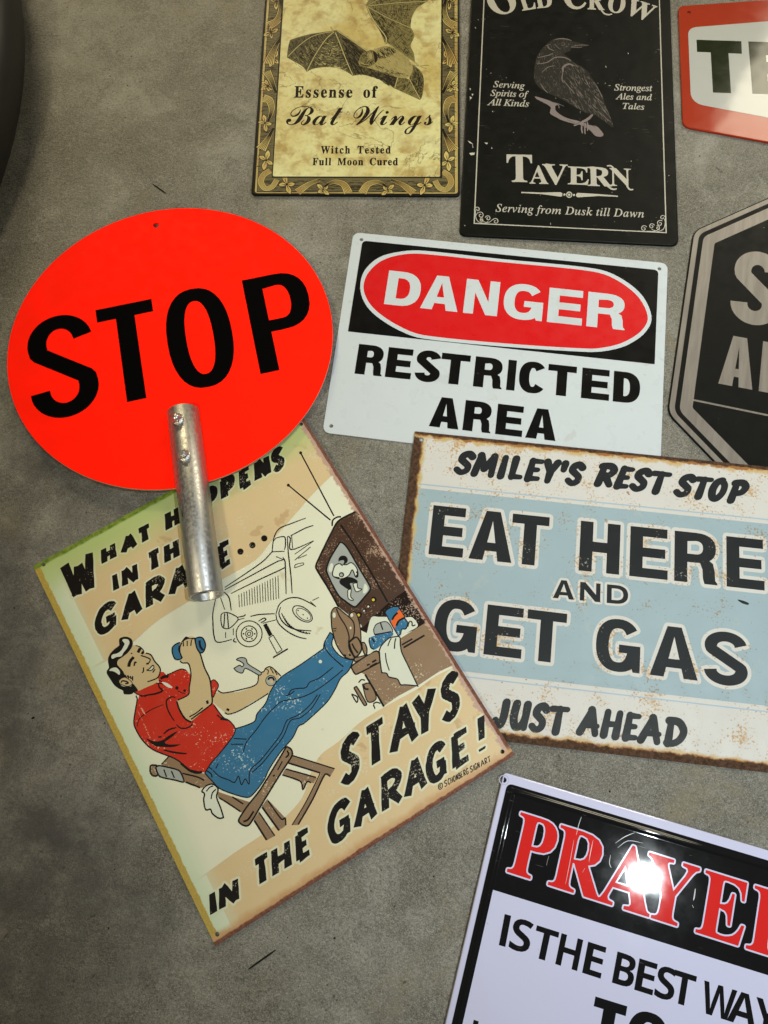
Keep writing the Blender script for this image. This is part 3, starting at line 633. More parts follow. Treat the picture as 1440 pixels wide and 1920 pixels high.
def heavy(ch, w, s, t):
    """heavy grotesque capitals, height 1, width w, stems s, bars t"""
    m = .5
    bar = lambda x0, y0, x1, y1: [(x0, y0), (x1, y0), (x1, y1), (x0, y1)]
    if ch == 'E': return [[(0,0),(w,0),(w,t),(s,t),(s,m-t/2),(w*.93,m-t/2),(w*.93,m+t/2),(s,m+t/2),(s,1-t),(w*.98,1-t),(w*.98,1),(0,1)]]
    if ch == 'T': return [[(w/2-s/2,0),(w/2+s/2,0),(w/2+s/2,1-t),(w,1-t),(w,1),(0,1),(0,1-t),(w/2-s/2,1-t)]]
    if ch == 'I': return [bar(0,0,w,1)]
    if ch == 'L': return [[(0,0),(w,0),(w,t),(s,t),(s,1),(0,1)]]
    if ch == 'H': return [[(0,0),(s,0),(s,m-t*.55),(w-s,m-t*.55),(w-s,0),(w,0),(w,1),(w-s,1),(w-s,m+t*.55),(s,m+t*.55),(s,1),(0,1)]]
    if ch == 'N':
        k = s * 1.08
        return [[(0,0),(s*.92,0),(s*.92,.62),(w-k,0),(w,0),(w,1),(w-s*.92,1),(w-s*.92,.38),(k,1),(0,1)]]
    if ch == 'A':
        h = s * 1.1; a = w/2 - s*.56; b = w/2 + s*.56
        k = lambda y: a * y      # left outer edge
        y0, y1 = .19, .19 + t * .92
        xi = lambda y: h + (w/2 - h) * y / .80
        return [[(0,0),(h,0),(xi(y0)-.0,y0),(w-xi(y0),y0),(w-h,0),(w,0),(b,1),(a,1)],
                [(xi(y1),y1),(w/2,.80),(w-xi(y1),y1)]]
    if ch in 'DP' or ch in 'RB':
        if ch == 'D':
            o = [(0,0)] + [(w*.42,0)] + sarc(w*.42,.5,w*.58,.5,-90,90,18)[1:] + [(0,1)]
            i = [(s,t)] + [(w*.42,t)] + sarc(w*.42,.5,w*.58-s,.5-t,-90,90,18)[1:] + [(s,1-t)]
            return [o, i[::-1]]
        y = .40 if ch != 'B' else .46
        cy, ry = (1 + y) / 2, (1 - y) / 2
        x = w * .50
        bowl = [(0,y)] + [(x,y)] + sarc(x,cy,w*.97-x,ry,-90,90,14)[1:] + [(0,1)]
        hole = [(s,y+t*.9)] + [(x,y+t*.9)] + sarc(x,cy,w*.97-x-s,ry-t*.9,-90,90,14)[1:] + [(s,1-t)]
        out = [bowl, hole[::-1], bar(0,0,s,y+.02)]
        if ch == 'R':
            leg = [(w*.60-s*.35,y+.06)] + [(w*.60,y-.005),(w*.655,y-.12),(w*.665,.10),(w*.70,0),(w,0),(w,.03),(w*.95,.08),(w*.94,y-.14),(w*.90,y+.01),(w*.80,y+.07)]
            out.append([tuple(q) for q in ccw(leg)])
        if ch == 'B':
            y2 = .52; cy2 = y2/2
            out.append([(0,0),(x,0)] + sarc(x,cy2,w-x,y2/2,-90,90,14)[1:] + [(0,y2)])
            out.append(([(s,t*.9),(x,t*.9)] + sarc(x,cy2,w-x-s,y2/2-t*.9,-90,90,14)[1:] + [(s,y2-t*.9)])[::-1])
        return out
    if ch == 'O':
        return [sarc(w/2,.5,w/2,.52,0,360,36)[:-1], sarc(w/2,.5,w/2-s,.52-t,360,0,36)[:-1]]
    if ch in 'CG':
        a0 = 38 if ch == 'C' else 36
        p = sarc(w/2,.5,w/2-s/2,.52-t/2,a0,360-a0 if ch == 'C' else 345,34)
        out = [pen(p, s, t)]
        if ch == 'G':
            out.append([(w*.52,.36),(w-s,.36),(w-s,.2),(w-s*.72,.12),(w-s*.55,0),(w,0),(w,.36+t*.85),(w*.52,.36+t*.85)])
        return out
    if ch == 'S':
        rx = w/2 - s/2; cyu = .735; cyl = .262
        up = arc(w/2, cyu, rx*.97, 1.02 - t/2 - cyu, 8, 220, 16)
        lo = arc(w/2, cyl, rx, cyl + .02 - t/2, 40, -180, 16)
        p = [(x, y, False) for x, y in up[:-1] + lo[1:]]
        q = catmull(p, False, 2)
        return [pen(q, s, t*1.05)]
    if ch == 'Y':
        return [[(w/2-s/2,0),(w/2+s/2,0),(w/2+s/2,.4),(w,1),(w-s*1.15,1),(w/2,.6),(s*1.15,1),(0,1),(w/2-s/2,.4)]]
    if ch == 'W':
        q = s * .95
        return [[(w*.17,0),(w*.17+q*1.05,0),(w/2,.66),(w*.83-q*1.05,0),(w*.83,0),(w,1),(w-q,1),(w*.75,.33),(w/2+q*.5,1),(w/2-q*.5,1),(w*.25,.33),(q,1),(0,1)]]
    raise KeyError(ch)

BR = {  # skeletons of brush capitals in a unit box; a leading ~ marks a curve
 'A': ['.02,.0 .52,1', '.50,1 .95,0', '.20,.33 .98,.33'],
 'B': ['.12,0 .12,1', '~.10,.97 .75,.93 .8,.7 .5,.54 .15,.52', '~.5,.54 .95,.45 .9,.1 .5,.02 .10,.03'],
 'C': ['~.95,.8 .7,1 .3,.92 .06,.5 .25,.08 .6,.0 .95,.2'],
 'D': ['.15,0 .15,1', '~.02,.97 .6,.95 .97,.62 .85,.25 .45,.03 .05,.03'],
 'E': ['.12,0 .15,1', '.12,.96 .95,.97', '.12,.5 .75,.52', '.08,.03 .92,.06'],
 'G': ['~.92,.82 .7,1 .3,.92 .06,.5 .22,.08 .55,.0 .85,.12', '.82,.0 .88,.42', '.5,.42 .98,.45'],
 'H': ['.1,0 .12,1', '.86,0 .9,1', '.1,.48 .9,.52'],
 'I': ['.5,0 .5,1'],
 'J': ['~.82,1 .85,.4 .7,.06 .35,.0 .08,.22'],
 'L': ['.14,1 .14,0', '.1,.05 .95,.05'],
 'M': ['.06,0 .16,1', '.16,1 .5,.3', '.5,.3 .86,1', '.86,1 .94,0'],
 'N': ['.08,0 .14,1', '.14,1 .84,0', '.84,0 .92,1'],
 'O': ['~.55,1 .2,.85 .06,.45 .25,.06 .6,.02 .9,.35 .88,.75 .55,1'],
 'P': ['.14,0 .16,1', '~.02,.95 .6,1 .95,.8 .8,.52 .45,.42 .16,.42'],
 'R': ['.14,0 .16,1', '~.02,.95 .6,1 .92,.8 .75,.56 .45,.46 .16,.46', '.42,.48 .95,.02'],
 'S': ['~.92,.86 .65,1 .3,.9 .22,.68 .5,.52 .78,.36 .75,.12 .4,.0 .06,.14'],
 'T': ['.5,0 .5,.97', '.02,.94 .98,.97'],
 'U': ['~.1,1 .08,.4 .3,.04 .6,.06 .82,.35 .88,1', '.86,1 .9,0.02'],
 'W': ['.06,1 .26,0', '.26,0 .5,.8', '.5,.8 .72,0', '.72,0 .96,1'],
 'Y': ['.04,1 .5,.42', '.96,1 .5,.42', '.5,.46 .44,0'],
 '!': ['.55,1 .48,.34', '.47,.10 .47,.02'],
 "'": ['.5,1 .3,.66'],
 '@': ['~.5,1 .05,.8 .05,.2 .5,0 .95,.2 .95,.8 .5,1', '~.7,.65 .45,.7 .3,.5 .45,.3 .7,.35'],
}
def brush(ch, w, s, rough=0.0, slant=0.0, rnd=1):
    rng = random.Random(ord(ch) * 7 + int(w * 1000))
    out = []
    mx, my = s * .42 / w, s * .40
    for st in BR[ch]:
        cur = st.startswith('~')
        pts = [tuple(map(float, q.split(','))) for q in st.lstrip('~').split()]
        pts = [((mx + x * (1 - 2 * mx)) * w, my + y * (1 - 2 * my)) for x, y in pts]
        if cur: q = catmull([(x, y, False) for x, y in pts], False, 5)
        else:
            n = 4
            q = [(pts[0][0] + (pts[1][0] - pts[0][0]) * i / n, pts[0][1] + (pts[1][1] - pts[0][1]) * i / n) for i in range(n + 1)]
        n = len(q); up = abs(q[-1][1] - q[0][1]) > abs(q[-1][0] - q[0][0])
        base = s * (1.0 if (up or cur) else .82)
        ws = [base * (1 + .10 * math.cos(math.pi * i / (n - 1))) * (1 + rough * (rng.random() - .5)) for i in range(n)]
        if cur and len(BR[ch]) > 1 or ch in 'SCGOJU':
            pass
        c = ccw(stroke_contour(q, ws))
        out.append([tuple(p) for p in c])
        if rnd:
            for k in (0, -1):
                out.append([tuple(p) for p in ccw(circle_pts(q[k][0], q[k][1], ws[k] * .5, 10))])
    if slant:
        out = [[(x + slant * (y - .5), y) for x, y in c] for c in out]
    return out

# ------------------------------------------------------------------ floor
def floor_material():
    n = NT('polished_concrete')
    big = n.noise(2.6, 5, 0.62, 0.5)
    mid = n.noise(11, 6, 0.70, 0.5)
    blot = n.noise(34, 5, 0.66, 0.3)
    fine = n.noise(330, 5, 0.78)
    grain = n.noise(820, 2, 0.6)
    a, b = (0.118, 0.109, 0.083, 1), (0.245, 0.240, 0.213, 1)
    c = n.mix(n.step(big, 0.36, 0.64), a, b)
    c = n.mix(n.math('MULTIPLY', n.step(mid, 0.48, 0.62), 0.72), c, (0.096, 0.087, 0.062, 1))
    c = n.mix(n.math('MULTIPLY', n.step(mid, 0.45, 0.32), 0.60), c, (0.30, 0.295, 0.258, 1))
    c = n.mix(n.math('MULTIPLY', n.step(blot, 0.50, 0.60), 0.50), c, (0.120, 0.110, 0.085, 1))
    c = n.mix(n.math('MULTIPLY', n.step(blot, 0.44, 0.34), 0.50), c, (0.27, 0.262, 0.225, 1))
    c = n.mix(n.step(fine, 0.48, 0.60, 0.0, 0.50), c, (0.072, 0.066, 0.050, 1))
    c = n.mix(n.step(fine, 0.45, 0.35, 0.0, 0.42), c, (0.34, 0.33, 0.285, 1))
    c = n.mix(n.step(grain, 0.53, 0.64, 0.0, 0.50), c, (0.36, 0.35, 0.31, 1))
    c = n.mix(n.step(grain, 0.45, 0.34, 0.0, 0.50), c, (0.06, 0.055, 0.042, 1))
    # worm-like trowel texture of the worn cement skin
    worm = n.math('ABSOLUTE', n.math('SUBTRACT', n.noise(210, 4, 0.62, 1.2), 0.5))
    c = n.mix(n.math('MULTIPLY', n.step(worm, 0.045, 0.0), n.step(mid, 0.36, 0.60, 0.25, 0.85)), c, (0.044, 0.037, 0.031, 1))
    worm2 = n.math('ABSOLUTE', n.math('SUBTRACT', n.noise(300, 3, 0.6, 1.0), 0.47))
    c = n.mix(n.step(worm2, 0.04, 0.0, 0.0, 0.40), c, (0.40, 0.41, 0.37, 1))
    # ochre stains
    st = n.math('MULTIPLY', n.step(n.noise(6, 6, 0.70, 0.9), 0.55, 0.70), 0.38)
    c = n.mix(st, c, (0.19, 0.155, 0.075, 1))
    # soft shade along the left, painted into the floor colour with ragged edges
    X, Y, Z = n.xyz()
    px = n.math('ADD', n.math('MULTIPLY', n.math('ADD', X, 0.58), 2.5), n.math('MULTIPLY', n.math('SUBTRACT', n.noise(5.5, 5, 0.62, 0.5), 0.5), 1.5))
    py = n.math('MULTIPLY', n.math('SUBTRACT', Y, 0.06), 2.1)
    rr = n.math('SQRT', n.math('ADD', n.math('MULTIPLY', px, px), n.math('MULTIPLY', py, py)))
    left_shade = n.math('MULTIPLY', n.step(rr, 1.05, 0.45), n.step(blot, 0.30, 0.62, 0.55, 1.0))
    c = n.mix(n.math('MULTIPLY', left_shade, 0.9), c, (0.042, 0.040, 0.044, 1))
    # grey scuffs left by dragged things
    sc = n.math('MULTIPLY', n.step(n.noise(24, 3, 0.6, 0.2, n.mapped(1, .10, 1, .7)), 0.60, 0.72), n.step(n.noise(4, 3), 0.48, 0.62))
    c = n.mix(n.math('MULTIPLY', sc, 0.35), c, (0.29, 0.285, 0.25, 1))
    # hairline crazing
    v = n.t.nodes.new('ShaderNodeTexVoronoi'); v.feature = 'DISTANCE_TO_EDGE'; v.inputs['Scale'].default_value = 22
    w = n.t.nodes.new('ShaderNodeTexNoise'); w.inputs['Scale'].default_value = 18; w.inputs['Detail'].default_value = 6
    n.link(n.co, w.inputs['Vector'])
    mx = n.t.nodes.new('ShaderNodeMix'); mx.data_type = 'VECTOR'; mx.inputs[0].default_value = 0.16
    n.link(n.co, mx.inputs[4]); n.link(w.outputs['Color'], mx.inputs[5]); n.link(mx.outputs[1], v.inputs['Vector'])
    cr = n.math('MULTIPLY', n.step(v.outputs['Distance'], 0.014, 0.0), n.step(n.noise(5, 3), 0.46, 0.60))
    c = n.mix(n.math('MULTIPLY', cr, 0.45), c, (0.05, 0.045, 0.035, 1))
    # dark specks of dirt
    sp = n.step(n.noise(210, 1, 0.4), 0.745, 0.775)
    c = n.mix(n.math('MULTIPLY', sp, 0.85), c, (0.03, 0.026, 0.02, 1))
    pit = n.step(n.noise(95, 2, 0.5, 0.3), 0.735, 0.755)
    c = n.mix(n.math('MULTIPLY', pit, 0.6), c, (0.045, 0.04, 0.03, 1))
    rg = n.step(mid, 0.3, 0.7, 0.28, 0.46)
    h = n.math('SUBTRACT', n.math('ADD', n.math('MULTIPLY', n.noise(300, 4, 0.7), 0.8), n.math('MULTIPLY', blot, 0.7)), n.math('MULTIPLY', pit, 0.8))
    n.bump(h, 0.85, 0.0020)
    return n.out(c, rg, 0.5)

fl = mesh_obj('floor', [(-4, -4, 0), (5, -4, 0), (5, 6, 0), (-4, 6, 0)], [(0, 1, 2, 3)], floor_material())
fl['kind'] = 'structure'

def new_sign(name, label, cat='sign'):
    o = bpy.data.objects.new(name, None)
    o.empty_display_size = 0.05
    COL.objects.link(o)
    return tag(o, label, cat, 'sheet metal signs laid out on the concrete floor')

def plane_from(pxo, pxx, z, tilt=None):
    """frame of a plate lying at height z: origin and x-axis from two photo points; tilt = (dz/dx, dz/dy) per metre"""
    a, b = on_floor(*pxo, z), on_floor(*pxx, z)
    x = (b - a); x.z = 0; x.normalize()
    y = Vector((-x.y, x.x, 0))
    if tilt:
        x = Vector((x.x, x.y, tilt[0])); y = Vector((y.x, y.y, tilt[1]))
    return a, x, y

def hole_at(art, x, y, r_mm):
    c = art.F(x, y)
    return np.array([(c[0] + r_mm * math.cos(2 * math.pi * i / 14), c[1] + r_mm * math.sin(2 * math.pi * i / 14)) for i in range(14)])

steel = NT('bare_edge').out((0.28, 0.27, 0.25, 1), 0.4, metal=0.6)
BLACK = ink('black_enamel', (0.012, 0.012, 0.011, 1), 0.38)

def side_edges(sides):
    """rust or stain creeping in from the sides of a plate; sides: (axis, sign, pos_mm, width_mm, colour, freq, amp, soft, roughens)"""
    def fn(n, c):
        X, Y, Z = n.xyz()
        msum = None
        for (ax, sg, pos, wd, col, fr, amp, soft, rr) in sides:
            d = n.math('MULTIPLY', n.math('SUBTRACT', (X, Y)[ax], pos / 1000), sg * 1000 / wd)   # 0 at the edge, 1 at width
            nz = n.math('MULTIPLY', n.math('SUBTRACT', n.noise(fr, 5, 0.66), 0.5), amp)
            m = n.step(n.math('ADD', d, nz), 1 + soft, 1 - soft)
            if isinstance(col, tuple) and len(col) == 2:      # two tones
                cc = n.mix(n.step(n.noise(fr * 3, 4, 0.7), 0.35, 0.65), col[0], col[1])
            else: cc = col
            c = n.mix(m, c, cc)
            if rr: msum = m if msum is None else n.math('MAXIMUM', msum, m)
        return c, msum
    return fn

# ================================================================== STOP paddle
def build_stop():
    root = bpy.data.objects.new('stop_paddle', None); COL.objects.link(root)
    tag(root, 'round fluorescent red STOP paddle with a short metal tube handle, lying across the cartoon sign', 'stop paddle')
    lo, up = on_floor(386.5, 1117.5, .0195), on_floor(342.7, 770, .012)
    u = (up - lo); u.z = 0; u.normalize()
    tilt = math.radians(2.1)
    Y = Vector((u.x * math.cos(tilt), u.y * math.cos(tilt), -math.sin(tilt)))
    X = Vector((u.y, -u.x, 0))
    O = on_floor(335, 392, .0035)
    A = Art(O, X, Y, root, 0.00012)
    A.fr = (0, 370, .44444)
    red = ink('fluorescent_red', (1.55, 0.012, 0.001, 1), 0.6, mottle=.03, scratch=.10, under=(1.2, .10, .06, 1), spots=[(160, .72, (.45, .01, .005, 1), .5), (11, .60, (1.1, .015, .002, 1), .45)], spec=0.06)
    blk = ink('black_vinyl', (0.002, 0.002, 0.002, 1), 0.5, wear=0.0, spec=0.02)
    pts = [(27,660),(60,450),(190,300),(400,160),(600,85),(800,42),(1000,70),(1200,175),(1340,330),(1410,600),(1385,710),(1285,920),(1150,1055),(900,1190),(690,1243),(430,1200),(200,1050),(80,900)]
    q = np.array([A.F(*p) for p in pts])
    ang = np.unwrap(np.arctan2(q[:, 1] - q[:, 1].mean(), q[:, 0] - q[:, 0].mean()))
    M = np.c_[2 * q, np.ones(len(q))]
    s = np.linalg.lstsq(M, (q ** 2).sum(1), rcond=None)[0]
    r = math.sqrt(s[2] + s[0] ** 2 + s[1] ** 2)
    print('STOP disc r', r, 'resid', np.round(np.hypot(*(q - s[:2]).T) - r, 1))
    edge = ink('pale_board_edge', (0.55, 0.42, 0.30, 1), 0.7)
    hole = hole_at(A, 658, 117, 3.6)
    A.plate(circle_pts(s[0], s[1], r, 160), red, 2.6, 0.25, [hole], 'disc', edge)
    A.part, A.mat = 'lettering', blk
    A.text('H', 'STOP', (140, 947), (1365, 690), (140 - 45, 947 - 408), spans=[(140, 425), (449, 694), (733, 1012), (1095, 1375)], stem=.168, bar=.135)
    A.build()
    # tube handle: hollow, slit over the disc
    tm = NT('aluminium_tube')
    st = tm.noise(420, 4, 0.6, 0, tm.mapped(1, .025, 1, -.06))
    f2 = tm.noise(300, 3, 0.6)
    col = tm.mix(tm.step(st, .3, .7), (.42, .415, .405, 1), (.52, .515, .50, 1))
    col = tm.mix(tm.step(tm.noise(150, 1, .4, 0, tm.mapped(1, .3)), .76, .80, 0, .8), col, (.10, .09, .08, 1))
    tm.bump(tm.math('ADD', tm.math('MULTIPLY', f2, .2), st), .05, .0005)
    rg = tm.step(f2, .3, .7, .38, .55)
    alu = tm.out(col, rg, metal=1.0)
    a = np.array(A.loc(342.7, 770)); b = np.array(A.loc(386.5, 1117.5))
    R = np.hypot(*(np.array(A.loc(313, 773)) - np.array(A.loc(372.5, 767)))) / 2
    print('tube R', R, 'len', np.hypot(*(b - a)))
    ax = (b - a); L = np.hypot(*ax); ax /= L
    sx = np.array([-ax[1], ax[0]])
    if sx[0] < 0: sx = -sx
    Rin = R - 2.6
    prof = [(0, R - .6), (.6, R), (L - .8, R), (L, R - .7), (L, Rin + .7), (L - .8, Rin), (.6, Rin), (0, Rin + .6)]
    NS = 56
    vs, fs = [], []
    for t, rr in prof:
        for i in range(NS):
            th = 2 * math.pi * i / NS
            p = a + ax * t + sx * rr * math.cos(th)
            vs.append((p[0] / 1000, p[1] / 1000, (rr * math.sin(th) - 1.3) / 1000))
    K = len(prof)
    for k in range(K):
        for i in range(NS):
            fs.append((k * NS + i, k * NS + (i + 1) % NS, ((k + 1) % K) * NS + (i + 1) % NS, ((k + 1) % K) * NS + i))
    tube = mesh_obj('tube_handle', vs, fs, alu, root, smooth=True)
    tube.data.polygons.foreach_set('use_smooth', [True] * len(tube.data.polygons))
    bm = NT('zinc_bolt').out((.60, .59, .57, 1), .38, metal=1.0)
    for (bx, by, nut) in ((333, 785.5, 0), (345, 854, 1)):
        # bolt sits on top of the tube: find the axial position below its photo point
        d = ray(bx, by); o = Vector((0, 0, CAMH))
        hN = (R - 1.3) / 1000
        t = (A.O + A.N * hN - o).dot(A.N) / d.dot(A.N)
        p = o + d * t - A.O
        c = np.array((p.dot(A.X) * 1000, p.dot(A.Y) * 1000))
        off = float((c - a) @ sx)
        off = max(-R * .55, min(R * .55, off))
        c = a + ax * float((c - a) @ ax) + sx * off
        th = math.asin(off / R)
        axis = (sx * math.sin(th)); nz = math.cos(th)
        n3 = Vector((axis[0], axis[1], nz)).normalized()
        tx = Vector((ax[0], ax[1], 0)).normalized(); ty = n3.cross(tx)
        base = Vector((c[0], c[1], R * math.cos(th) - 1.3))
        def ring(rad, h, n, rot=0.0):
            return [tuple((base + tx * rad * math.cos(2 * math.pi * i / n + rot) + ty * rad * math.sin(2 * math.pi * i / n + rot) + n3 * h) / 1000) for i in range(n)]
        def stack(name, rings, n, par):
            vs = [v for r_ in rings for v in r_]
            fs = []
            for k in range(len(rings) - 1):
                for i in range(n): fs.append((k*n+i, k*n+(i+1)%n, (k+1)*n+(i+1)%n, (k+1)*n+i))
            fs.append(tuple(range((len(rings)-1)*n, len(rings)*n)))
            return mesh_obj(name, vs, fs, bm, par)
        w = stack('washer', [ring(6.6, -1.2, 24), ring(6.6, .7, 24), ring(6.2, 1.0, 24)], 24, tube)
        w['label'] = 'flat zinc washer under the nut'
        hx = stack('bolt', [ring(5.6, .8, 6, .3), ring(5.6, 3.6, 6, .3), ring(5.0, 4.4, 6, .3)], 6, tube)
        n = 20
        if nut: rr = [ring(2.7, 4.2, n), ring(2.7, 6.6, n), ring(2.2, 7.0, n)]
        else: rr = [ring(4.4, 4.3, n), ring(4.2, 5.6, n), ring(3.4, 6.9, n), ring(2.0, 7.8, n), ring(.6, 8.1, n)]
        k = stack('bolt', rr, n, tube)
        if not nut: k.data.polygons.foreach_set('use_smooth', [True] * len(k.data.polygons))
        k['label'] = 'threaded bolt end inside the nut' if nut else 'domed bolt cap'
    return root

build_stop()

# ================================================================== DANGER sign
def build_danger():
    root = new_sign('danger_sign', 'white danger sign reading RESTRICTED AREA, with a red lozenge on a black band')
    a, x, y = plane_from((604.5, 810.6), (1238, 888), .0012)
    A = Art(a, x, y, root)
    white = ink('danger_white', (.535, .59, .635, 1), .30, mottle=.03, wear=.12, under=(.45, .42, .36, 1), wscale=300, warp=.25, spots=[(48, .64, (.44, .43, .38, 1), .35), (9, .58, (.47, .51, .53, 1), .5)], scratch=.35)
    blk = ink('danger_black', (.004, .004, .004, 1), .34, wear=.05, under=(.4, .4, .38, 1), wscale=420, warp=.2)
    red = ink('danger_red', (.60, .008, .010, 1), .30, mottle=.02, wear=.10, under=(.25, .02, .02, 1), wscale=350, warp=.2)
    cs = [A.loc(*p) for p in ((604.5, 810.6), (1238, 888), (1252.4, 493.6), (662.7, 435.3))]
    A.fr = (590, 420, .47222)
    hs = [hole_at(A, *p, 2.2) for p in ((186, 62), (1369, 178), (66, 802))]
    A.plate(round_rect(cs, [11, 11, 11, 11]), white, 0.9, 0.25, hs, 'panel')
    A.part, A.mat = 'black_band', blk
    A.add([ccw(round_rect([A.F(132, 427), A.F(1350, 557), A.F(1365, 183), A.F(190, 66)], [.4, .4, 7, 7]))])
    A.part, A.mat = 'lozenge', white
    A.poly('181,245 200,182 258,132 340,110 430,106 740,139 1060,170 1180,197 1290,272 1337,365 1313,430 1243,480 1163,503 1080,508 750,487 430,455 330,420 240,362 195,307')
    A.poly('194,247 214,192 268,145 345,122 430,119 740,151 1055,182 1170,208 1276,280 1322,365 1299,422 1232,467 1158,489 1080,495 750,474 435,442 340,408 253,352 209,301', mat=red)
    A.parents['lozenge'] = 'black_band'
    A.part, A.mat = 'danger_lettering', white
    A.text('H', 'DANGER', (275, 318), (1227, 422), (292, 184), spans=[(275, 413), (420, 570), (592, 727), (748, 905), (925, 1062), (1080, 1230)], stem=.27, bar=.2)
    A.part, A.mat = 'lettering', blk
    A.text('H', 'RESTRICTED', (158, 594), (1292, 716), (175, 476), spans=[(158, 267), (280, 383), (397, 497), (497, 613), (633, 747), (765, 798), (812, 921), (925, 1038), (1060, 1170), (1185, 1290)], stem=.295, bar=.21)
    A.text('H', 'AREA', (455, 803), (955, 862), (473, 684), spans=[(453, 571), (587, 698), (717, 823), (836, 956)], stem=.295, bar=.21)
    A.build(cut=hs)

build_danger()

# ================================================================== EAT HERE sign (rusted)
def build_eat():
    root = new_sign('diner_sign', 'pale blue and white EAT HERE AND GET GAS sign with brown rusted edges')
    a, x, y = plane_from((777.9, 808.5), (1391.4, 870.2), .0042, (0.0, .0085))
    A = Art(a, x, y, root)
    tl = (777.9, 808.5)
    top2 = A.loc(1391.4, 870.2)
    bl = A.loc(723.5, 1357)     # hidden corner under the cartoon sign
    l1, l2 = np.array(A.loc(949, 1385.5)), np.array(A.loc(1440, 1453.6))
    lx = np.array(A.loc(749.7, 1052.5)); o = np.array(A.loc(*tl))
    yb = float((l1[1] + l2[1]) / 2)
    xl = float((lx[0] + o[0]) / 2)
    print('EAT box', o, top2, lx, l1, l2)
    W = 560
    cs = [(xl, yb), (xl + W, yb), (xl + W, 0), (xl, 0)]
    RUST = ((.028, .015, .009, 1), (.098, .047, .024, 1))
    ORG = (.29, .125, .030, 1)
    E = side_edges([(0, 1, xl, 11.8, (.48, .38, .16, 1), 60, 1.1, .22, 0), (0, 1, xl, 9.8, ORG, 75, 1.0, .10, 0), (0, 1, xl, 8.4, RUST, 75, 1.0, .10, 1),
                    (1, -1, 0, 8, (.50, .36, .16, 1), 70, 2.6, .3, 0), (1, -1, 0, 5.5, ORG, 85, 2.4, .15, 0), (1, -1, 0, 3.6, RUST, 90, 2.0, .12, 1),
                    (1, 1, yb, 10, (.50, .38, .2, 1), 70, 1.6, .2, 0), (1, 1, yb, 8.2, ORG, 80, 1.4, .12, 0), (1, 1, yb, 6.8, RUST, 80, 1.7, .10, 1)])
    sp = [(95, .655, (.30, .13, .04, 1), .8), (210, .68, (.18, .09, .045, 1), .65), (30, .62, (.47, .33, .18, 1), .4)]
    white = ink('diner_white', (.565, .56, .545, 1), .5, wear=.27, under=(.46, .30, .14, 1), wscale=420, edges=E, spots=sp, warp=.2, mottle=.05)
    blue = ink('diner_blue', (.295, .395, .45, 1), .5, wear=.24, under=(.28, .22, .14, 1), wscale=420, edges=E, spots=[(95, .67, (.27, .16, .06, 1), .8), (230, .68, (.13, .11, .08, 1), .7), (40, .62, (.36, .42, .42, 1), .5)], warp=.2, mottle=.06)
    line = ink('diner_line', (.33, .45, .56, 1), .5, wear=.2, under=(.6, .6, .58, 1), wscale=420, edges=E)
    ch = ink('diner_charcoal', (.018, .021, .023, 1), .42, wear=.15, under=(.25, .25, .24, 1), wscale=420, edges=E, warp=.2, spots=[(100, .735, (.2, .1, .05, 1), .6)])
    A.fr = (740, 790, .48611)
    hs = [hole_at(A, 104, 71, 2.3)]
    A.plate(round_rect(cs, 1.0, 3), white, 0.9, 0.25, hs, 'panel')
    A.part, A.mat = 'blue_band', blue
    def band(y0l, y0r, y1l, y1r, mat=None):
        p = [A.F(90, y0l), A.F(1440, y0r), A.F(1440, y1r), A.F(90, y1l)]
        ya = [q[1] for q in p]
        A.add([ccw([(xl + .4, ya[0]), (xl + W - .4, ya[1]), (xl + W - .4, ya[2]), (xl + .4, ya[3])])], mat=mat)
    def hb(pa, pb, w, mat):
        qa, qb = A.F(*pa), A.F(*pb)
        sl = (qb[1] - qa[1]) / (qb[0] - qa[0])
        f = lambda X: qa[1] + sl * (X - qa[0])
        k = A.mm(*pa) * w
        A.add([ccw([(xl + .4, f(xl)), (xl + W - .4, f(xl + W)), (xl + W - .4, f(xl + W) - k), (xl + .4, f(xl) - k)])], mat=mat)
    qa, qb, qc, qd = A.F(108, 259), A.F(1440, 396), A.F(265, 964), A.F(1440, 1098)
    s1 = (qb[1] - qa[1]) / (qb[0] - qa[0]); s2 = (qd[1] - qc[1]) / (qd[0] - qc[0])
    f1 = lambda X: qa[1] + s1 * (X - qa[0]); f2 = lambda X: qc[1] + s2 * (X - qc[0])
    A.add([ccw([(xl + .4, f1(xl)), (xl + W - .4, f1(xl + W)), (xl + W - .4, f2(xl + W)), (xl + .4, f2(xl))])])
    A.part = 'pinstripe'
    hb((110, 241), (1440, 377), 4.5, line)
    hb((285, 984), (1440, 1118), 4.5, line)
    A.part, A.mat = 'lettering', ch
    A.text('K', "SMILEY'S", (218, 203), (708, 252), (246, 112), spans=[(218, 296), (288, 385), (388, 424), (430, 494), (494, 562), (556, 622), (624, 652), (648, 722)], stem=.27, perp=False)
    A.text('K', 'REST', (760, 248), (1015, 283), (795, 158), spans=[(760, 838), (838, 902), (894, 972), (960, 1045)], stem=.27, perp=False)
    A.text('K', 'STOP', (1064, 289), (1315, 318), (1098, 200), spans=[(1064, 1142), (1128, 1206), (1196, 1268), (1274, 1345)], stem=.27, perp=False)
    A.mat = ink('diner_faded', (.029, .033, .035, 1), .45, wear=.17, under=(.25, .25, .24, 1), wscale=420, edges=E)
    A.text('K', 'JUST', (368, 1182), (640, 1212), (394, 1068), spans=[(366, 428), (432, 512), (508, 584), (576, 660)], stem=.25, perp=False)
    A.text('K', 'AHEAD', (700, 1208), (1110, 1262), (722, 1096), spans=[(698, 786), (786, 870), (872, 940), (934, 1026), (1030, 1118)], stem=.25, perp=False)
    A.mat = ch
    kw = dict(halo=14, hmat=white, hpart='letter_outline')
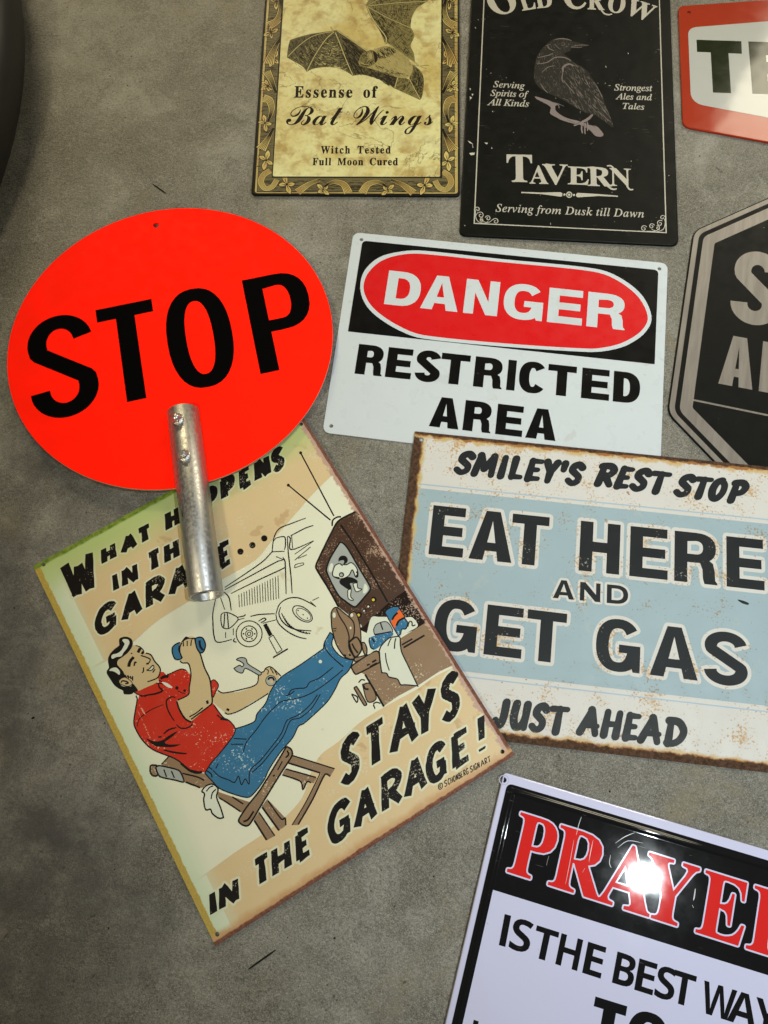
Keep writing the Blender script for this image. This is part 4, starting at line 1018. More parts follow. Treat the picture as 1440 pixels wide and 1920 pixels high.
    A.text('H', 'EATHERE', (130, 512), (1427, 653), (147, 323), spans=[(130, 264), (287, 455), (447, 593), (716, 872), (911, 1058), (1083, 1248), (1283, 1427)], stem=.245, bar=.185, **kw)
    A.text('H', 'GETGAS', (145, 874), (1357, 1024), (160, 682), spans=[(143, 312), (345, 492), (505, 660), (778, 950), (988, 1172), (1195, 1362)], stem=.245, bar=.185, **kw)
    kw['halo'] = 9
    A.text('H', 'AND', (610, 681), (900, 708), (617, 610), spans=[(610, 692), (714, 793), (818, 900)], stem=.25, bar=.19, **kw)
    A.part, A.mat = 'lettering', BLACK
    A.poly('1322,688 1345,692 1366,702 1362,708 1340,702', part='scuff_mark', mat=ch)
    A.build(cut=hs)

build_eat()

# ================================================================== octagonal sign at the right edge
def build_octagon():
    root = new_sign('octagon_sign', 'black octagonal sign with brushed silver double border and letters, cut off by the right edge')
    a, x, y = plane_from((1347, 767), (1378, 772.8), .0020)
    A = Art(a, x, y, root)
    n = NT('brushed_silver')
    v = n.noise(120, 3, .6, 0, n.mapped(1, .12, 1, .4))
    col = n.mix(n.step(v, .3, .7), (.165, .147, .130, 1), (.225, .203, .182, 1))
    silver = n.out(col, .42, metal=.2)
    blk = ink('octagon_black', (.0075, .0078, .0072, 1), .42, spec=.2, wear=.10, under=(.35, .33, .3, 1), wscale=330)
    A.fr = (1240, 360, .27083)
    # outline: left side and two slants seen, the rest mirrored to a full octagon
    LT, LB = np.array(A.F(222, 268)), np.array(A.F(40, 1530))
    T2, B2 = np.array(A.F(738, 40)), np.array(A.F(360, 1862))
    side = np.hypot(*(LT - LB))
    ut = (T2 - LT) / np.hypot(*(T2 - LT)); ub = (B2 - LB) / np.hypot(*(B2 - LB))
    up = (LT - LB) / side
    rt = np.array([up[1], -up[0]])
    pT = LT + ut * side; pB = LB + ub * side
    W = side * 2.3
    cs = [LB, pB, pB + rt * side, LB + rt * W, LT + rt * W, pT + rt * side, pT, LT]
    cs = [tuple(c) for c in cs]
    if area2(np.array(cs)) < 0: cs = cs[::-1]
    def inset(d):
        c = np.array(cs); m = len(c); o = []
        for i in range(m):
            p, q, r_ = c[i - 1], c[i], c[(i + 1) % m]
            u = (q - p) / np.hypot(*(q - p)); v = (r_ - q) / np.hypot(*(r_ - q))
            n1 = np.array([-u[1], u[0]]); n2 = np.array([-v[1], v[0]])
            b = n1 + n2; b /= b @ b / 2
            o.append(tuple(q + b * d))
        return o
    k = A.mm(100, 900)
    R0 = 26 * 1.0
    A.plate(round_rect(cs, R0, 8), blk, 1.8, 0.5, [], 'panel')
    A.part, A.mat = 'silver_border', silver
    for d0, d1 in ((9, 44), (77, 160)):
        A.add([ccw(round_rect(inset(d0 * k), max(3, R0 - d0 * k * .8), 8))])
        A.add([ccw(round_rect(inset(d1 * k), max(3, R0 - d1 * k * .8), 8))], mat=blk, part='black_field')
    A.part = 'lettering'
    A.line('205,1437 738,1546', 14, silver, smooth=False, part='silver_border')
    A.text('H', 'S', (464, 876), (800, 938), (530, 400), spans=[(464, 800)], stem=.2, bar=.185)
    A.text('H', 'AR', (394, 1326), (900, 1420), (438, 985), spans=[(394, 630), (674, 880)], stem=.215, bar=.175)
    A.build()

build_octagon()

# ================================================================== red rimmed station sign, top right corner
def build_te():
    root = new_sign('station_sign', 'orange red rimmed white sign with large dark green letters TE at the top right corner')
    a, x, y = plane_from((1274, 24), (1278, 224), .0030)
    # x-axis runs along the letters
    p, q = on_floor(1240 + 435 * .15106, 495 * .15106, .003), on_floor(1240 + 993 * .15106, 512 * .15106, .003)
    x = (q - p); x.normalize(); y = Vector((-x.y, x.x, 0))
    A = Art(p, x, y, root)
    red = ink('station_red', (.34, .036, .014, 1), .10, wear=.10, under=(.2, .02, .01, 1), wscale=500, warp=.08, spec=.2, mottle=.05)
    white = ink('station_white', (.44, .45, .43, 1), .07, mottle=.03, spec=.2, warp=.08)
    green = ink('station_green', (.016, .021, .008, 1), .09, mottle=.05, spec=.2, warp=.08)
    A.fr = (1240, 0, .15106)
    P = [(212, 72), (268, 1570), (1324, 1762), (2200, 1925), (2500, 800), (2200, -60), (1100, 10)]
    cs = [A.F(*p) for p in P]
    rs = [11, 14, 1, 12, 12, 12, 1]
    if area2(np.array(cs)) < 0: cs = cs[::-1]; rs = rs[::-1]
    hs = [hole_at(A, 345, 152, 2.3)]
    A.plate(round_rect(cs, rs), red, 2.6, 1.0, hs, 'panel')
    A.part, A.mat = 'white_field', white
    w = [(330, 345), (368, 1280), (1324, 1462), (2080, 1600), (2300, 800), (2080, 190), (1324, 265)]
    wc = [A.F(*p) for p in w]; wr = [17, 24, 1, 16, 16, 16, 1]
    if area2(np.array(wc)) < 0: wc = wc[::-1]; wr = wr[::-1]
    A.add([ccw(round_rect(wc, wr))])
    A.part, A.mat = 'lettering', green
    A.poly('435,494 993,512 1000,669 833,662 865,1158 640,1150 612,652 443,645', smooth=False)
    A.poly('1078,515 1540,530 1546,690 1298,685 1304,770 1500,776 1506,925 1314,920 1320,1010 1570,1018 1580,1178 1130,1165', smooth=False)
    A.build(cut=hs)

build_te()

# ================================================================== tavern sign
def build_tavern():
    root = new_sign('tavern_sign', 'black tavern sign with grey lettering and a perched crow, beside the parchment bat sign')
    a, x, y = plane_from((861, 440.9), (1272.9, 460.7), .0032)
    A = Art(a, x, y, root)
    blk = ink('tavern_black', (.0065, .007, .006, 1), .40, spec=.2, wear=.13, under=(.35, .33, .28, 1), wscale=330, warp=.35, mottle=.1, scratch=.25)
    sil = ink('tavern_silver', (.44, .42, .365, 1), .45, wear=.15, under=(.05, .05, .045, 1), wscale=520, mottle=.08)
    cs = [np.array(A.loc(*p)) for p in ((861, 440.9), (1272.9, 460.7), (1257, 0), (883, 0))]
    w = (cs[1] - cs[0]); 
    H = 395.0
    c4 = [tuple(cs[0]), tuple(cs[1]), tuple(cs[1] + (cs[2] - cs[1]) / np.hypot(*(cs[2] - cs[1])) * H), tuple(cs[0] + (cs[3] - cs[0]) / np.hypot(*(cs[3] - cs[0])) * H)]
    A.plate(round_rect(c4, [10, 12, 10, 10]), blk, 3.0, 1.4, [], 'panel')
    A.fr = (850, 0, .30556)
    A.part, A.mat = 'border_line', sil
    A.line('190,-40 128,1371 1306,1428 1263,-40', 6.5, smooth=False)
    # corner scrolls
    def spiral(cx, cy, r, a0, turns, sgn, w=5):
        pts = []
        for i in range(15):
            t = i / 14
            an = a0 + sgn * turns * 2 * math.pi * t
            rr = r * (1 - .82 * t)
            pts.append((cx + rr * math.cos(an), cy + rr * math.sin(an)))
        A.line([(p[0], p[1]) for p in pts], w)
    A.fr = (860, 250, .29861)
    A.part = 'corner_scroll#left'
    for (cx, cy, r, a0, sg) in ((118, 478, 19, 2.2, 1), (138, 514, 21, 3.9, 1), (146, 545, 14, 5.2, -1), (184, 534, 18, 3.4, 1), (232, 553, 20, 3.6, 1)):
        spiral(cx, cy, r, a0, 1.25, sg)
    A.line('104,480 108,530 125,556 160,566', 5); A.line('120,497 105,520', 4); A.line('150,566 190,560 215,540', 4); A.line('136,540 170,560 186,552', 4)
    A.part = 'corner_scroll#right'
    for (cx, cy, r, a0, sg) in ((1280, 530, 19, .9, -1), (1264, 566, 21, -.8, -1), (1250, 594, 14, -2.1, 1), (1212, 584, 18, -.3, -1), (1163, 598, 20, -.5, -1)):
        spiral(cx, cy, r, a0, 1.25, sg)
    A.line('1296,535 1295,580 1280,606 1245,618', 5); A.line('1180,614 1215,616 1245,612', 4); A.line('1212,602 1235,612 1262,602', 4)
    A.part = 'lettering'
    A.text('r', 'T', (333, 304), (430, 306), (330, 134), spans=[(303, 462)], bold=1.5)
    A.text('r', 'A', (445, 315), (560, 318), (441, 203), spans=[(445, 562)], bold=1)
    A.text('r', 'V', (530, 318), (690, 322), (527, 194), spans=[(527, 688)], bold=1)
    A.text('r', 'E', (686, 319), (815, 325), (683, 208), spans=[(686, 817)], bold=1)
    A.text('r', 'R', (832, 330), (960, 334), (829, 212), spans=[(812, 962)], bold=1)
    A.line('915,300 940,335 970,352 992,348', 13, part='letter_swash#0', taper=.5)
    A.text('r', 'N', (948, 328), (1080, 334), (945, 218), spans=[(950, 1082)], bold=1)
    A.line('1050,310 1062,340 1078,354 1096,352', 12, part='letter_swash#1', taper=.4); A.line('930,205 958,206 985,235', 11, part='letter_swash#2', taper=.4); A.line('545,192 575,200 585,225', 10, part='letter_swash#3', taper=.4)
    A.line('795,216 850,214 900,232', 10, part='letter_swash#4', taper=.4)
    A.text('i', 'Serving from Dusk till Dawn', (232, 492), (1164, 529), (230, 444), bold=.6, space=190, track=25)
    A.part = 'divider'
    A.poly('393,368 520,372 640,370 652,378 650,394 640,398 520,382 393,375', smooth=False)
    A.poly('1000,392 880,382 748,374 737,383 738,396 748,402 880,394 1000,399', smooth=False)
    A.dot(694, 386, 20); A.dot(694, 386, 13, blk, part='divider'); A.dot(694, 386, 8, sil, part='divider'); A.dot(664, 385, 7); A.dot(724, 388, 7)
    A.fr = (890, 0, .25694)
    A.part = 'lettering'
    def rotl(ch, cx, by, w, h, deg, b=2):
        r_ = math.radians(deg); c, s = math.cos(r_), math.sin(r_)
        P0 = (cx - w / 2 * c, by - w / 2 * s); P1 = (cx + w / 2 * c, by + w / 2 * s); T = (P0[0] + h * s, P0[1] - h * c)
        A.text('r', ch, P0, P1, T, spans=[(P0[0], P1[0])], bold=b)
    rotl('O', 236, 96, 196, 190, -14, 2); rotl('L', 400, 70, 104, 128, -9); rotl('D', 514, 56, 118, 128, -5)
    rotl('C', 735, 62, 160, 190, 0, 3); rotl('R', 885, 70, 120, 125, 3); rotl('O', 1025, 92, 122, 128, 9); rotl('W', 1182, 128, 205, 122, 18)
    A.line('915,62 945,98 975,108 1003,102', 14, part='letter_swash#5', taper=.4)
    A.fr = (850, 0, .30556)
    A.text('i', 'Serving', (245, 535), (437, 545), (243, 497), bold=.7, track=10)
    A.text('i', 'Spirits of', (228, 588), (462, 598), (226, 551), bold=.7, space=170)
    A.text('i', 'All Kinds', (207, 645), (464, 656), (205, 606), bold=.7, space=170)
    A.text('i', 'Strongest', (988, 555), (1222, 560), (986, 517), bold=.7)
    A.text('i', 'Ales and', (995, 609), (1220, 616), (993, 572), bold=.7, space=190)
    A.text('i', 'Tales', (1040, 668), (1172, 674), (1038, 632), bold=.7)
    # crow
    A.fr = (980, 40, .138889)
    body = ink('crow_dark', (.022, .0205, .018, 1), .5, mottle=.3)
    mid = ink('crow_feather', (.075, .064, .055, 1), .5, mottle=.3)
    hi = ink('crow_light', (.155, .125, .118, 1), .5, wear=.2, under=(.03, .03, .03, 1), wscale=700)
    bra = ink('branch_mauve', (.19, .155, .155, 1), .5, wear=.16, under=(.03, .03, .03, 1), wscale=600)
    A.part, A.mat = 'branch_drawing', bra
    A.poly('165,1015 250,1035 370,1075 470,1128 440,1145 450,1210 540,1280 640,1320 740,1342 900,1400 1000,1420 1075,1500 1090,1530 1060,1560 980,1545 900,1465 760,1392 680,1380 540,1340 460,1300 370,1245 380,1170 340,1130 190,1050')
    A.part = 'crow_drawing'; A.mat = body
    outl = '400,250 480,225 600,235 660,265 770,290 890,325 830,345 770,362 660,362 640,400 560,440 640,505 700,560 850,650 930,760 1000,870 1080,1010 1110,1120 1170,1250 1222,1432 1100,1350 960,1260 860,1240 760,1190 640,1120 500,1040 340,970 220,890 160,800 155,680 170,560 200,460 290,340'
    A.poly(outl)
    rg = random.Random(3)
    cc = catmull(parse(outl), True)
    def pin(x, y):
        w = False
        for i in range(len(cc)):
            (x1, y1), (x2, y2) = cc[i], cc[i - 1]
            if (y1 > y) != (y2 > y) and x < (x2 - x1) * (y - y1) / (y2 - y1) + x1: w = not w
        return w
    cnt = 0
    while cnt < 520:
        X, Y = rg.uniform(150, 1220), rg.uniform(220, 1440)
        if not pin(X, Y): continue
        wing = (X - 520) * .83 - (Y - 600) * .2 > 20 and Y > 560 and X > 520
        an = (math.radians(58 + rg.gauss(0, 12)) if wing else math.radians(95 + rg.gauss(0, 35)))
        l = rg.uniform(24, 80) if wing else rg.uniform(14, 40)
        x2, y2 = X + l * math.cos(an), Y + l * math.sin(an)
        if not pin(x2, y2): continue
        A.line([(X, Y), ((X + x2) / 2 + rg.uniform(-3, 3), (Y + y2) / 2), (x2, y2)], rg.uniform(3, 8) if wing else rg.uniform(2.5, 5), hi if rg.random() < (.38 if wing else .18) else mid, taper=.7)
        cnt += 1
    for s, w in (('430,252 500,236 600,242 660,262', 15), ('205,492 300,470 360,456 410,430', 14), ('190,577 330,555 430,492 540,486 620,512 650,540', 17), ('260,690 340,622 430,600', 10), ('545,690 548,620 620,578 690,600', 30), ('690,600 760,610', 14),
                 ('550,800 700,975', 20), ('340,320 350,362 430,402', 13), ('430,310 500,375', 14), ('310,330 380,310', 12), ('650,348 760,322 890,325', 9), ('660,356 800,352', 13), ('540,690 530,780 550,830', 13), ('240,840 300,930 340,965', 11),
                 ('1000,880 1075,1020', 18), ('980,1020 1090,1115', 14), ('910,1130 1000,1230', 12), ('1010,1210 1190,1360', 13), ('1080,1180 1150,1270', 10), ('960,820 1010,890', 12), ('1030,1110 1120,1230', 9), ('520,300 550,290 570,310 545,325 520,315', 6), ('570,350 610,340', 7), ('540,1040 600,1062', 8)):
        A.line(s, w, hi, taper=.5)
    A.part = 'branch_drawing'; A.mat = bra
    for s, w in (('945,1258 865,1330 690,1408', 40), ('815,1370 795,1440 808,1515', 22), ('850,1370 838,1440 842,1525', 20), ('870,1350 880,1420 872,1480', 18), ('320,1112 400,1098 470,1112 560,1148', 10), ('430,1110 480,1130 495,1178', 10)):
        A.line(s, w, taper=.5)
    for s, w in (('800,1400 812,1440', 5), ('828,1390 826,1480', 6), ('862,1380 862,1470', 5), ('700,1400 800,1345', 5), ('930,1400 980,1430', 6), ('600,1330 700,1370', 4)):
        A.line(s, w, body)
    # chips of bare paint along the left edge
    chip = ink('paint_chip', (.5, .48, .42, 1), .6)
    A.mat = chip
    chips = [0]
    def nextchip():
        chips[0] += 1
        return 'paint_chip#%d' % chips[0]
    A.fr = (860, 250, .29861)
    for s in ('55,45 75,55 92,70 70,62', '66,125 90,120 98,135 76,138', '160,58 185,60 176,70', '205,85 212,95 206,98', '36,575 42,580 38,584', '1318,262 1324,264 1319,268', '575,562 580,572 576,573', '84,60 92,90 88,92'):
        A.poly(s, smooth=False, part=nextchip())
    A.fr = (850, 0, .30556)
    for s in ('98,540 108,545 104,556', '100,590 114,600 104,612', '112,575 124,578 116,590', '932,402 940,412 936,416', '132,165 140,172 136,176', '238,680 246,684 240,688', '112,940 132,936 128,952', '1070,320 1076,330 1072,334'):
        A.poly(s, smooth=False, part=nextchip())
    A.build()

build_tavern()

# ================================================================== parchment bat sign
def build_bat():
    root = new_sign('potion_label_sign', 'yellowed parchment sign with an engraved bat and a black ornamental border')
    a, x, y = plane_from((470.5, 365), (863.2, 367.4), .0032)
    A = Art(a, x, y, root)
    n = NT('aged_parchment')
    big = n.noise(13, 5, .62, .6); mid = n.noise(46, 5, .65, .3); fine = n.noise(210, 3, .6)
    c = n.mix(n.step(big, .36, .66), (.64, .61, .30, 1), (.50, .40, .13, 1))
    c = n.mix(n.step(mid, .44, .66, 0, .85), c, (.34, .225, .055, 1))
    c = n.mix(n.step(n.noise(9, 4, .6), .52, .40, 0, .55), c, (.68, .69, .38, 1))
    c = n.mix(n.step(fine, .5, .75, 0, .35), c, (.25, .19, .06, 1))
    # tide lines of old damp
    tl = n.math('ABSOLUTE', n.math('SUBTRACT', n.noise(16, 5, .55, .5), .53))
    c = n.mix(n.math('MULTIPLY', n.step(tl, .011, .0), n.step(n.noise(7, 2), .44, .52, 0, .75)), c, (.16, .11, .03, 1))
    parch = n.out(c, n.step(mid, .3, .7, .34, .48))
    def tan_mat(name, k):
        n = NT(name)
        c = n.mix(n.step(n.noise(30, 4, .6), .35, .65), (.40*k, .325*k, .105*k, 1), (.31*k, .205*k, .055*k, 1))
        c = n.mix(n.step(n.noise(18, 5, .7), .58, .72, 0, .75), c, (.085*k, .035*k, .015*k, 1))
        return n.out(c, .42)
    tan = tan_mat('border_tan', 1.1); orn = tan_mat('ornament_tan', 1.45)
    blk = ink('border_black', (.011, .0095, .008, 1), .36)
    dk = ink('engraved_ground', (.120, .098, .040, 1), .45, mottle=.3)
    txt = ink('engraved_ink', (.010, .006, .006, 1), .45, wear=.10, under=(.3, .25, .1, 1), wscale=600)
    B, T = np.array(A.loc(470.5, 365)), np.array(A.loc(496.9, 0))
    Br, Tr = np.array(A.loc(863.2, 367.4)), np.array(A.loc(861.6, 0))
    H = 395.0
    TL = B + (T - B) / np.hypot(*(T - B)) * H; TR = Br + (Tr - Br) / np.hypot(*(Tr - Br)) * H
    A.plate(round_rect([tuple(B), tuple(Br), tuple(TR), tuple(TL)], 8), blk, 3.0, 1.0, [], 'panel')
    A.fr = (440, 0, .31944)
    def quad(l0, l1, r0, r1, yb, part, mat, r):
        """sides given by two photo points each, bottom by yb (left, right); runs up past the photo's top edge"""
        pts = []
        def ext(p, q):
            p, q = np.array(A.F(*p)), np.array(A.F(*q)); u = (q - p) / np.hypot(*(q - p)); return p, u
        pl, ul = ext(l0, l1); pr, ur = ext(r0, r1)
        tl = pl + ul * (H - 14 - pl[1]) / ul[1]; tr = pr + ur * (H - 14 - pr[1]) / ur[1]
        A.add([ccw(round_rect([tuple(pl), tuple(pr), tuple(tr), tuple(tl)], [r, r, 3, 3]))], part, mat)
    quad((118, 1134), (191, 0), (1310, 1137), (1308, 0), None, 'border', tan, 5)
    quad((129, 1129), (204, 0), (1292, 1130), (1290, 0), None, 'border', blk, .5)
    quad((132, 1125), (207, 0), (1288, 1127), (1286, 0), None, 'border', dk, .5)
    # ---- ornament, drawn for the left half and mirrored
    cx = float((A.F(132, 1125)[0] + A.F(1288, 1127)[0]) / 2)
    def both(cs, mat):
        for c in cs:
            A.add([ccw(c)], 'border_ornament', mat)
            m = np.array(c); m[:, 0] = 2 * cx - m[:, 0]
            A.add([ccw(m)], 'border_ornament', mat)
    def bundle(pts, w0, w1, strips=6):
        q = catmull([(p[0], p[1], False) for p in pts], False, 5)
        k = A.mm(*pts[0]); ml = np.array([A.F(*p) for p in q]); n_ = len(ml)
        ws = np.array([(w0 + (w1 - w0) * i / (n_ - 1)) * k for i in range(n_)])
        both([stroke_contour(ml, ws + 7 * k)], blk)
        both([stroke_contour(ml, ws)], orn)
        d = np.gradient(ml, axis=0); d /= np.hypot(d[:, 0], d[:, 1])[:, None]; nn = np.c_[-d[:, 1], d[:, 0]]
        for j in range(1, strips):
            t = j / strips - .5
            both([stroke_contour(ml + nn * (ws * t)[:, None], np.full(n_, max(4, .062 * max(w0, w1)) * k))], blk)
    def flower(x, y, s, a0, petals=4):
        k = A.mm(x, y)
        for i in range(petals):
            an = a0 + 2 * math.pi * i / petals + (.3 if i % 2 else 0)
            L = s * (1.0 if i % 2 == 0 else .78)
            def pet(sc, e):
                p = []
                for u, v in ((0, 0), (.3, .17), (.6, .26), (.85, .16), (1.05, -.04), (.8, -.2), (.55, -.22), (.3, -.13)):
                    p.append((x + sc * L * (u * math.cos(an) - v * math.sin(an)) , y + sc * L * (u * math.sin(an) + v * math.cos(an)), False))
                return np.array([A.F(*q) for q in catmull(p, True, 3)])
            p1 = pet(1, 0); c = p1.mean(0)
            both([c + (p1 - c) * 1.22], blk); both([p1], orn)
            for da in (-.16, .14):
                both([stroke_contour(np.array([A.F(x + L * r * math.cos(an + da * r), y + L * r * math.sin(an + da * r)) for r in (.12, .4, .75)]), np.array([7, 5, 3]) * k)], blk)
        both([np.array([A.F(*p) for p in circle_pts(x, y, s * .12, 8)])], blk)
    rg = random.Random(5)
    A.fr = (440, 150, .15278)
    # ground hatching
    A.mat = blk
    for i in range(330):
        yy = rg.uniform(-950, 1200); f = (yy + 950) / 2150
        xl = 470 - 150 * f - 25; X = rg.uniform(xl - 40, xl + 110)
        both([stroke_contour(np.array([A.F(X, yy), A.F(X + rg.uniform(40, 80), yy + rg.uniform(-5, 5))]), np.array([5, 4]) * A.mm(X, yy))], blk)
    for i in range(230):
        X = rg.uniform(300, 1500); yy = rg.uniform(1225, 1372)
        both([stroke_contour(np.array([A.F(X, yy), A.F(X + rg.uniform(40, 100), yy + rg.uniform(-3, 3))]), np.array([5, 4]) * A.mm(X, yy))], blk)
    flower(372, 530, 100, -1.7); flower(385, 985, 118, -1.3); flower(640, 1282, 118, -1.9); flower(1085, 1345, 90, -2.4); flower(400, 70, 90, -.6)
    bundle([(352, 225), (425, 250), (455, 345), (440, 430), (408, 510)], 120, 22)
    bundle([(322, 850), (365, 790), (420, 700), (478, 590)], 135, 18)
    bundle([(440, 1115), (360, 1160), (322, 1250), (375, 1330), (460, 1310), (520, 1222)], 78, 66)
    bundle([(770, 1378), (850, 1320), (930, 1270), (1055, 1222)], 105, 40)
    bundle([(1395, 1385), (1340, 1285), (1240, 1250), (1160, 1270), (1105, 1310)], 105, 24)
    A.line('1290,1290 1300,1290', 2, blk, 'border_ornament')
    A.fr = (440, 0, .31944)
    flower(228, 345, 50, -1.1); flower(213, 190, 44, -.4); flower(245, 10, 44, -1.5); flower(195, 505, 40, .6)
    bundle([(200, 375), (222, 310), (272, 215)], 66, 12)
    bundle([(188, 420), (215, 470), (242, 545)], 50, 16)
    bundle([(205, 148), (252, 118), (272, 50), (262, -30)], 60, 14)
    # ---- inner frame and parchment
    A.fr = (440, 0, .31944)
    quad((218, 1044), (277, 0), (1218, 1046), (1222, 0), None, 'inner_frame', blk, 1.5)
    quad((224, 1036), (287, 0), (1206, 1038), (1213, 0), None, 'parchment', parch, 2.2)
    # ---- lettering
    A.part, A.mat = 'lettering', txt
    A.text('r', 'Essense of', (350, 573), (838, 573), (352, 507), space=420, track=70, bold=1.6)
    A.text('c', 'Bat', (300, 735), (632, 735), (302, 622), track=5)
    A.text('c', 'Wings', (695, 735), (1165, 735), (697, 622), track=5)
    A.text('r', 'Witch Tested', (505, 901), (915, 901), (506, 858), space=420, track=90, bold=1.2)
    A.text('r', 'Full Moon Cured', (457, 970), (957, 970), (458, 928), space=380, track=55, bold=1.2)
    # ---- bat engraving
    A.fr = (500, 0, .25)
    olive = ink('wing_membrane', (.085, .072, .025, 1), .45, mottle=.3)
    olive2 = ink('wing_membrane_pale', (.185, .155, .048, 1), .45, mottle=.25)
    pale = ink('bone_line', (.42, .37, .15, 1), .45)
    fur = ink('body_fur', (.34, .285, .105, 1), .45, mottle=.25)
    hat = ink('hatching', (.014, .010, .005, 1), .45)
    def region(s):
        c = catmull(parse(s), True, 4)
        def pin(x, y):
            w = False
            for i in range(len(c)):
                (x1, y1), (x2, y2) = c[i], c[i - 1]
                if (y1 > y) != (y2 > y) and x < (x2 - x1) * (y - y1) / (y2 - y1) + x1: w = not w
            return w
        xs = [p[0] for p in c]; ys = [p[1] for p in c]
        return pin, (min(xs), max(xs), min(ys), max(ys))
    def hatch(s, fn, n_, wr, lr, mat, part):
        pin, (x0, x1, y0, y1) = region(s); k = 0; tries = 0
        while k < n_ and tries < n_ * 30:
            tries += 1
            X, Y = rg.uniform(x0, x1), rg.uniform(y0, y1)
            if not pin(X, Y): continue
            an = fn(X, Y) + rg.gauss(0, .12); l = rg.uniform(*lr)
            p2 = (X + l * math.cos(an), Y + l * math.sin(an))
            if not pin(*p2): continue
            A.line([(X, Y), ((X + p2[0]) / 2, (Y + p2[1]) / 2 + 1.5), p2], rg.uniform(*wr), mat, part, taper=.6); k += 1
    def rad(cx_, cy_, off=0.0): return lambda X, Y: math.atan2(Y - cy_, X - cx_) + off
    W1 = '152,432c 160,360 175,300c 320,258 495,232c 540,232 650,310 760,385c 830,500 960,560 985,575c 975,620 962,668c 900,625 820,588 720,562 645,570c 600,540 530,510 430,505 345,518 300,542c 270,500 210,465'
    W2 = '742,40c 770,-10 800,-60 1260,-60c 1230,-20 1200,15 1130,60 1090,130 1080,205c 1108,270 1080,340 1104,400 1112,465c 1000,392 920,330 890,335c 850,240 770,110'
    W3 = '985,578c 1040,585 1075,592 1130,510c 1170,560 1180,620 1172,690 1152,752c 1060,710 960,665c'
    A.part = 'bat_drawing'
    A.poly(W1, mat=olive); A.poly(W2, mat=olive2); A.poly(W3, mat=olive2)
    A.poly('1075,478 1125,505 1170,560 1178,640 1155,745 1100,640 1070,590 1085,540', mat=ink('tail_membrane', (.15, .125, .04, 1), .45, mottle=.3))
    hatch('340,480 500,260 620,540 430,490', rad(510, 240, math.pi / 2), 150, (2, 4.5), (12, 40), pale, 'bat_drawing')
    hatch('180,420 480,250 300,520', rad(510, 240, math.pi / 2), 70, (2, 4), (12, 36), fur, 'bat_drawing')
    hatch(W1, rad(510, 240, math.pi / 2), 420, (2.5, 5.5), (14, 50), hat, 'bat_drawing')
    hatch(W1, rad(510, 240, 0), 150, (2.5, 5), (16, 60), hat, 'bat_drawing')
    hatch('540,250 700,350 830,520 640,560', rad(510, 240, 0), 130, (4, 8), (20, 70), hat, 'bat_drawing')
    hatch(W2, rad(760, 50, math.pi / 2), 260, (2, 4), (14, 46), olive, 'bat_drawing')
    hatch(W2, rad(760, 50, math.pi / 2), 260, (2, 4.5), (12, 40), hat, 'bat_drawing')
    hatch(W2, rad(760, 50, 0), 220, (2, 4), (16, 60), hat, 'bat_drawing')
    hatch('770,80 870,110 930,250 900,320 830,200', rad(760, 50, 0), 60, (3, 6), (16, 50), hat, 'bat_drawing')
    hatch('1075,478 1125,505 1170,560 1178,640 1155,745 1100,640 1070,590 1085,540', lambda X, Y: 1.2, 130, (2, 4), (10, 34), hat, 'bat_drawing')
    hatch(W3, rad(985, 578, math.pi / 2), 210, (2, 4.5), (10, 32), hat, 'bat_drawing')
    hatch('680,545 830,540 970,580 960,660 800,580', lambda X, Y: .5, 150, (3, 6), (14, 40), hat, 'bat_drawing')
    for s, w in (('500,238 420,250 330,280 240,345 160,425', 6), ('505,240 440,300 360,420 300,538', 7), ('515,245 550,330 600,460 645,562', 7), ('530,232 620,290 690,340 758,388', 8), ('500,240 480,200', 5), ('985,578 972,620 960,664', 7), ('1070,590 1110,670 1152,745', 6),
                 ('750,45 800,150 895,280 890,335', 8), ('760,52 900,130 1080,210', 6), ('768,44 1000,20 1195,12', 7), ('762,40 830,0', 5), ('905,325 1000,395 1140,490', 7), ('1085,485 1145,497', 6), ('700,22 745,36', 7)):
        A.line(s, w + 3, hat); A.line(s, w, pale)
    A.poly('700,440 690,470 705,495 740,505 830,530 960,575 1050,585 1090,545 1092,490 1050,430 980,375 900,345 840,358 770,385 720,400', mat=fur)
    hatch('720,400 900,345 1050,430 1090,540 960,575 740,505', lambda X, Y: .75, 230, (2, 4), (10, 30), olive2, 'bat_drawing')
    hatch('830,370 930,350 980,390 900,440 830,440', lambda X, Y: .9, 120, (2, 5), (12, 34), hat, 'bat_drawing')
    hatch('820,480 960,530 1070,570 960,575 800,510', lambda X, Y: .4, 80, (2, 4), (10, 26), hat, 'bat_drawing')
    A.poly('695,445 712,408 750,385 790,375 826,405 832,445 812,478 760,505 715,500 698,478', mat=olive2)
    hatch('695,445 712,408 750,385 790,375 826,405 832,445 812,478 760,505 715,500', rad(800, 430, 0), 110, (2, 4.5), (8, 26), hat, 'bat_drawing')
    A.poly('798,385 824,400 832,445 815,470 806,430', mat=hat); A.poly('762,440 756,408 772,394 790,412 788,442', mat=fur); A.line('772,396 764,420 770,442', 4, olive)
    A.poly('690,378 715,398 708,415 696,402', mat=hat)
    A.dot(765, 458, 11, fur); A.dot(765, 458, 8, hat); A.dot(762, 454, 3, pale)
    A.line('700,480 730,492 760,490', 5, hat); A.line('705,470 735,482 765,483', 4, pale)
    A.line('1150,500 1190,490 1218,492', 5, olive); A.line('1160,505 1200,515', 4, olive)
    A.build()

build_bat()

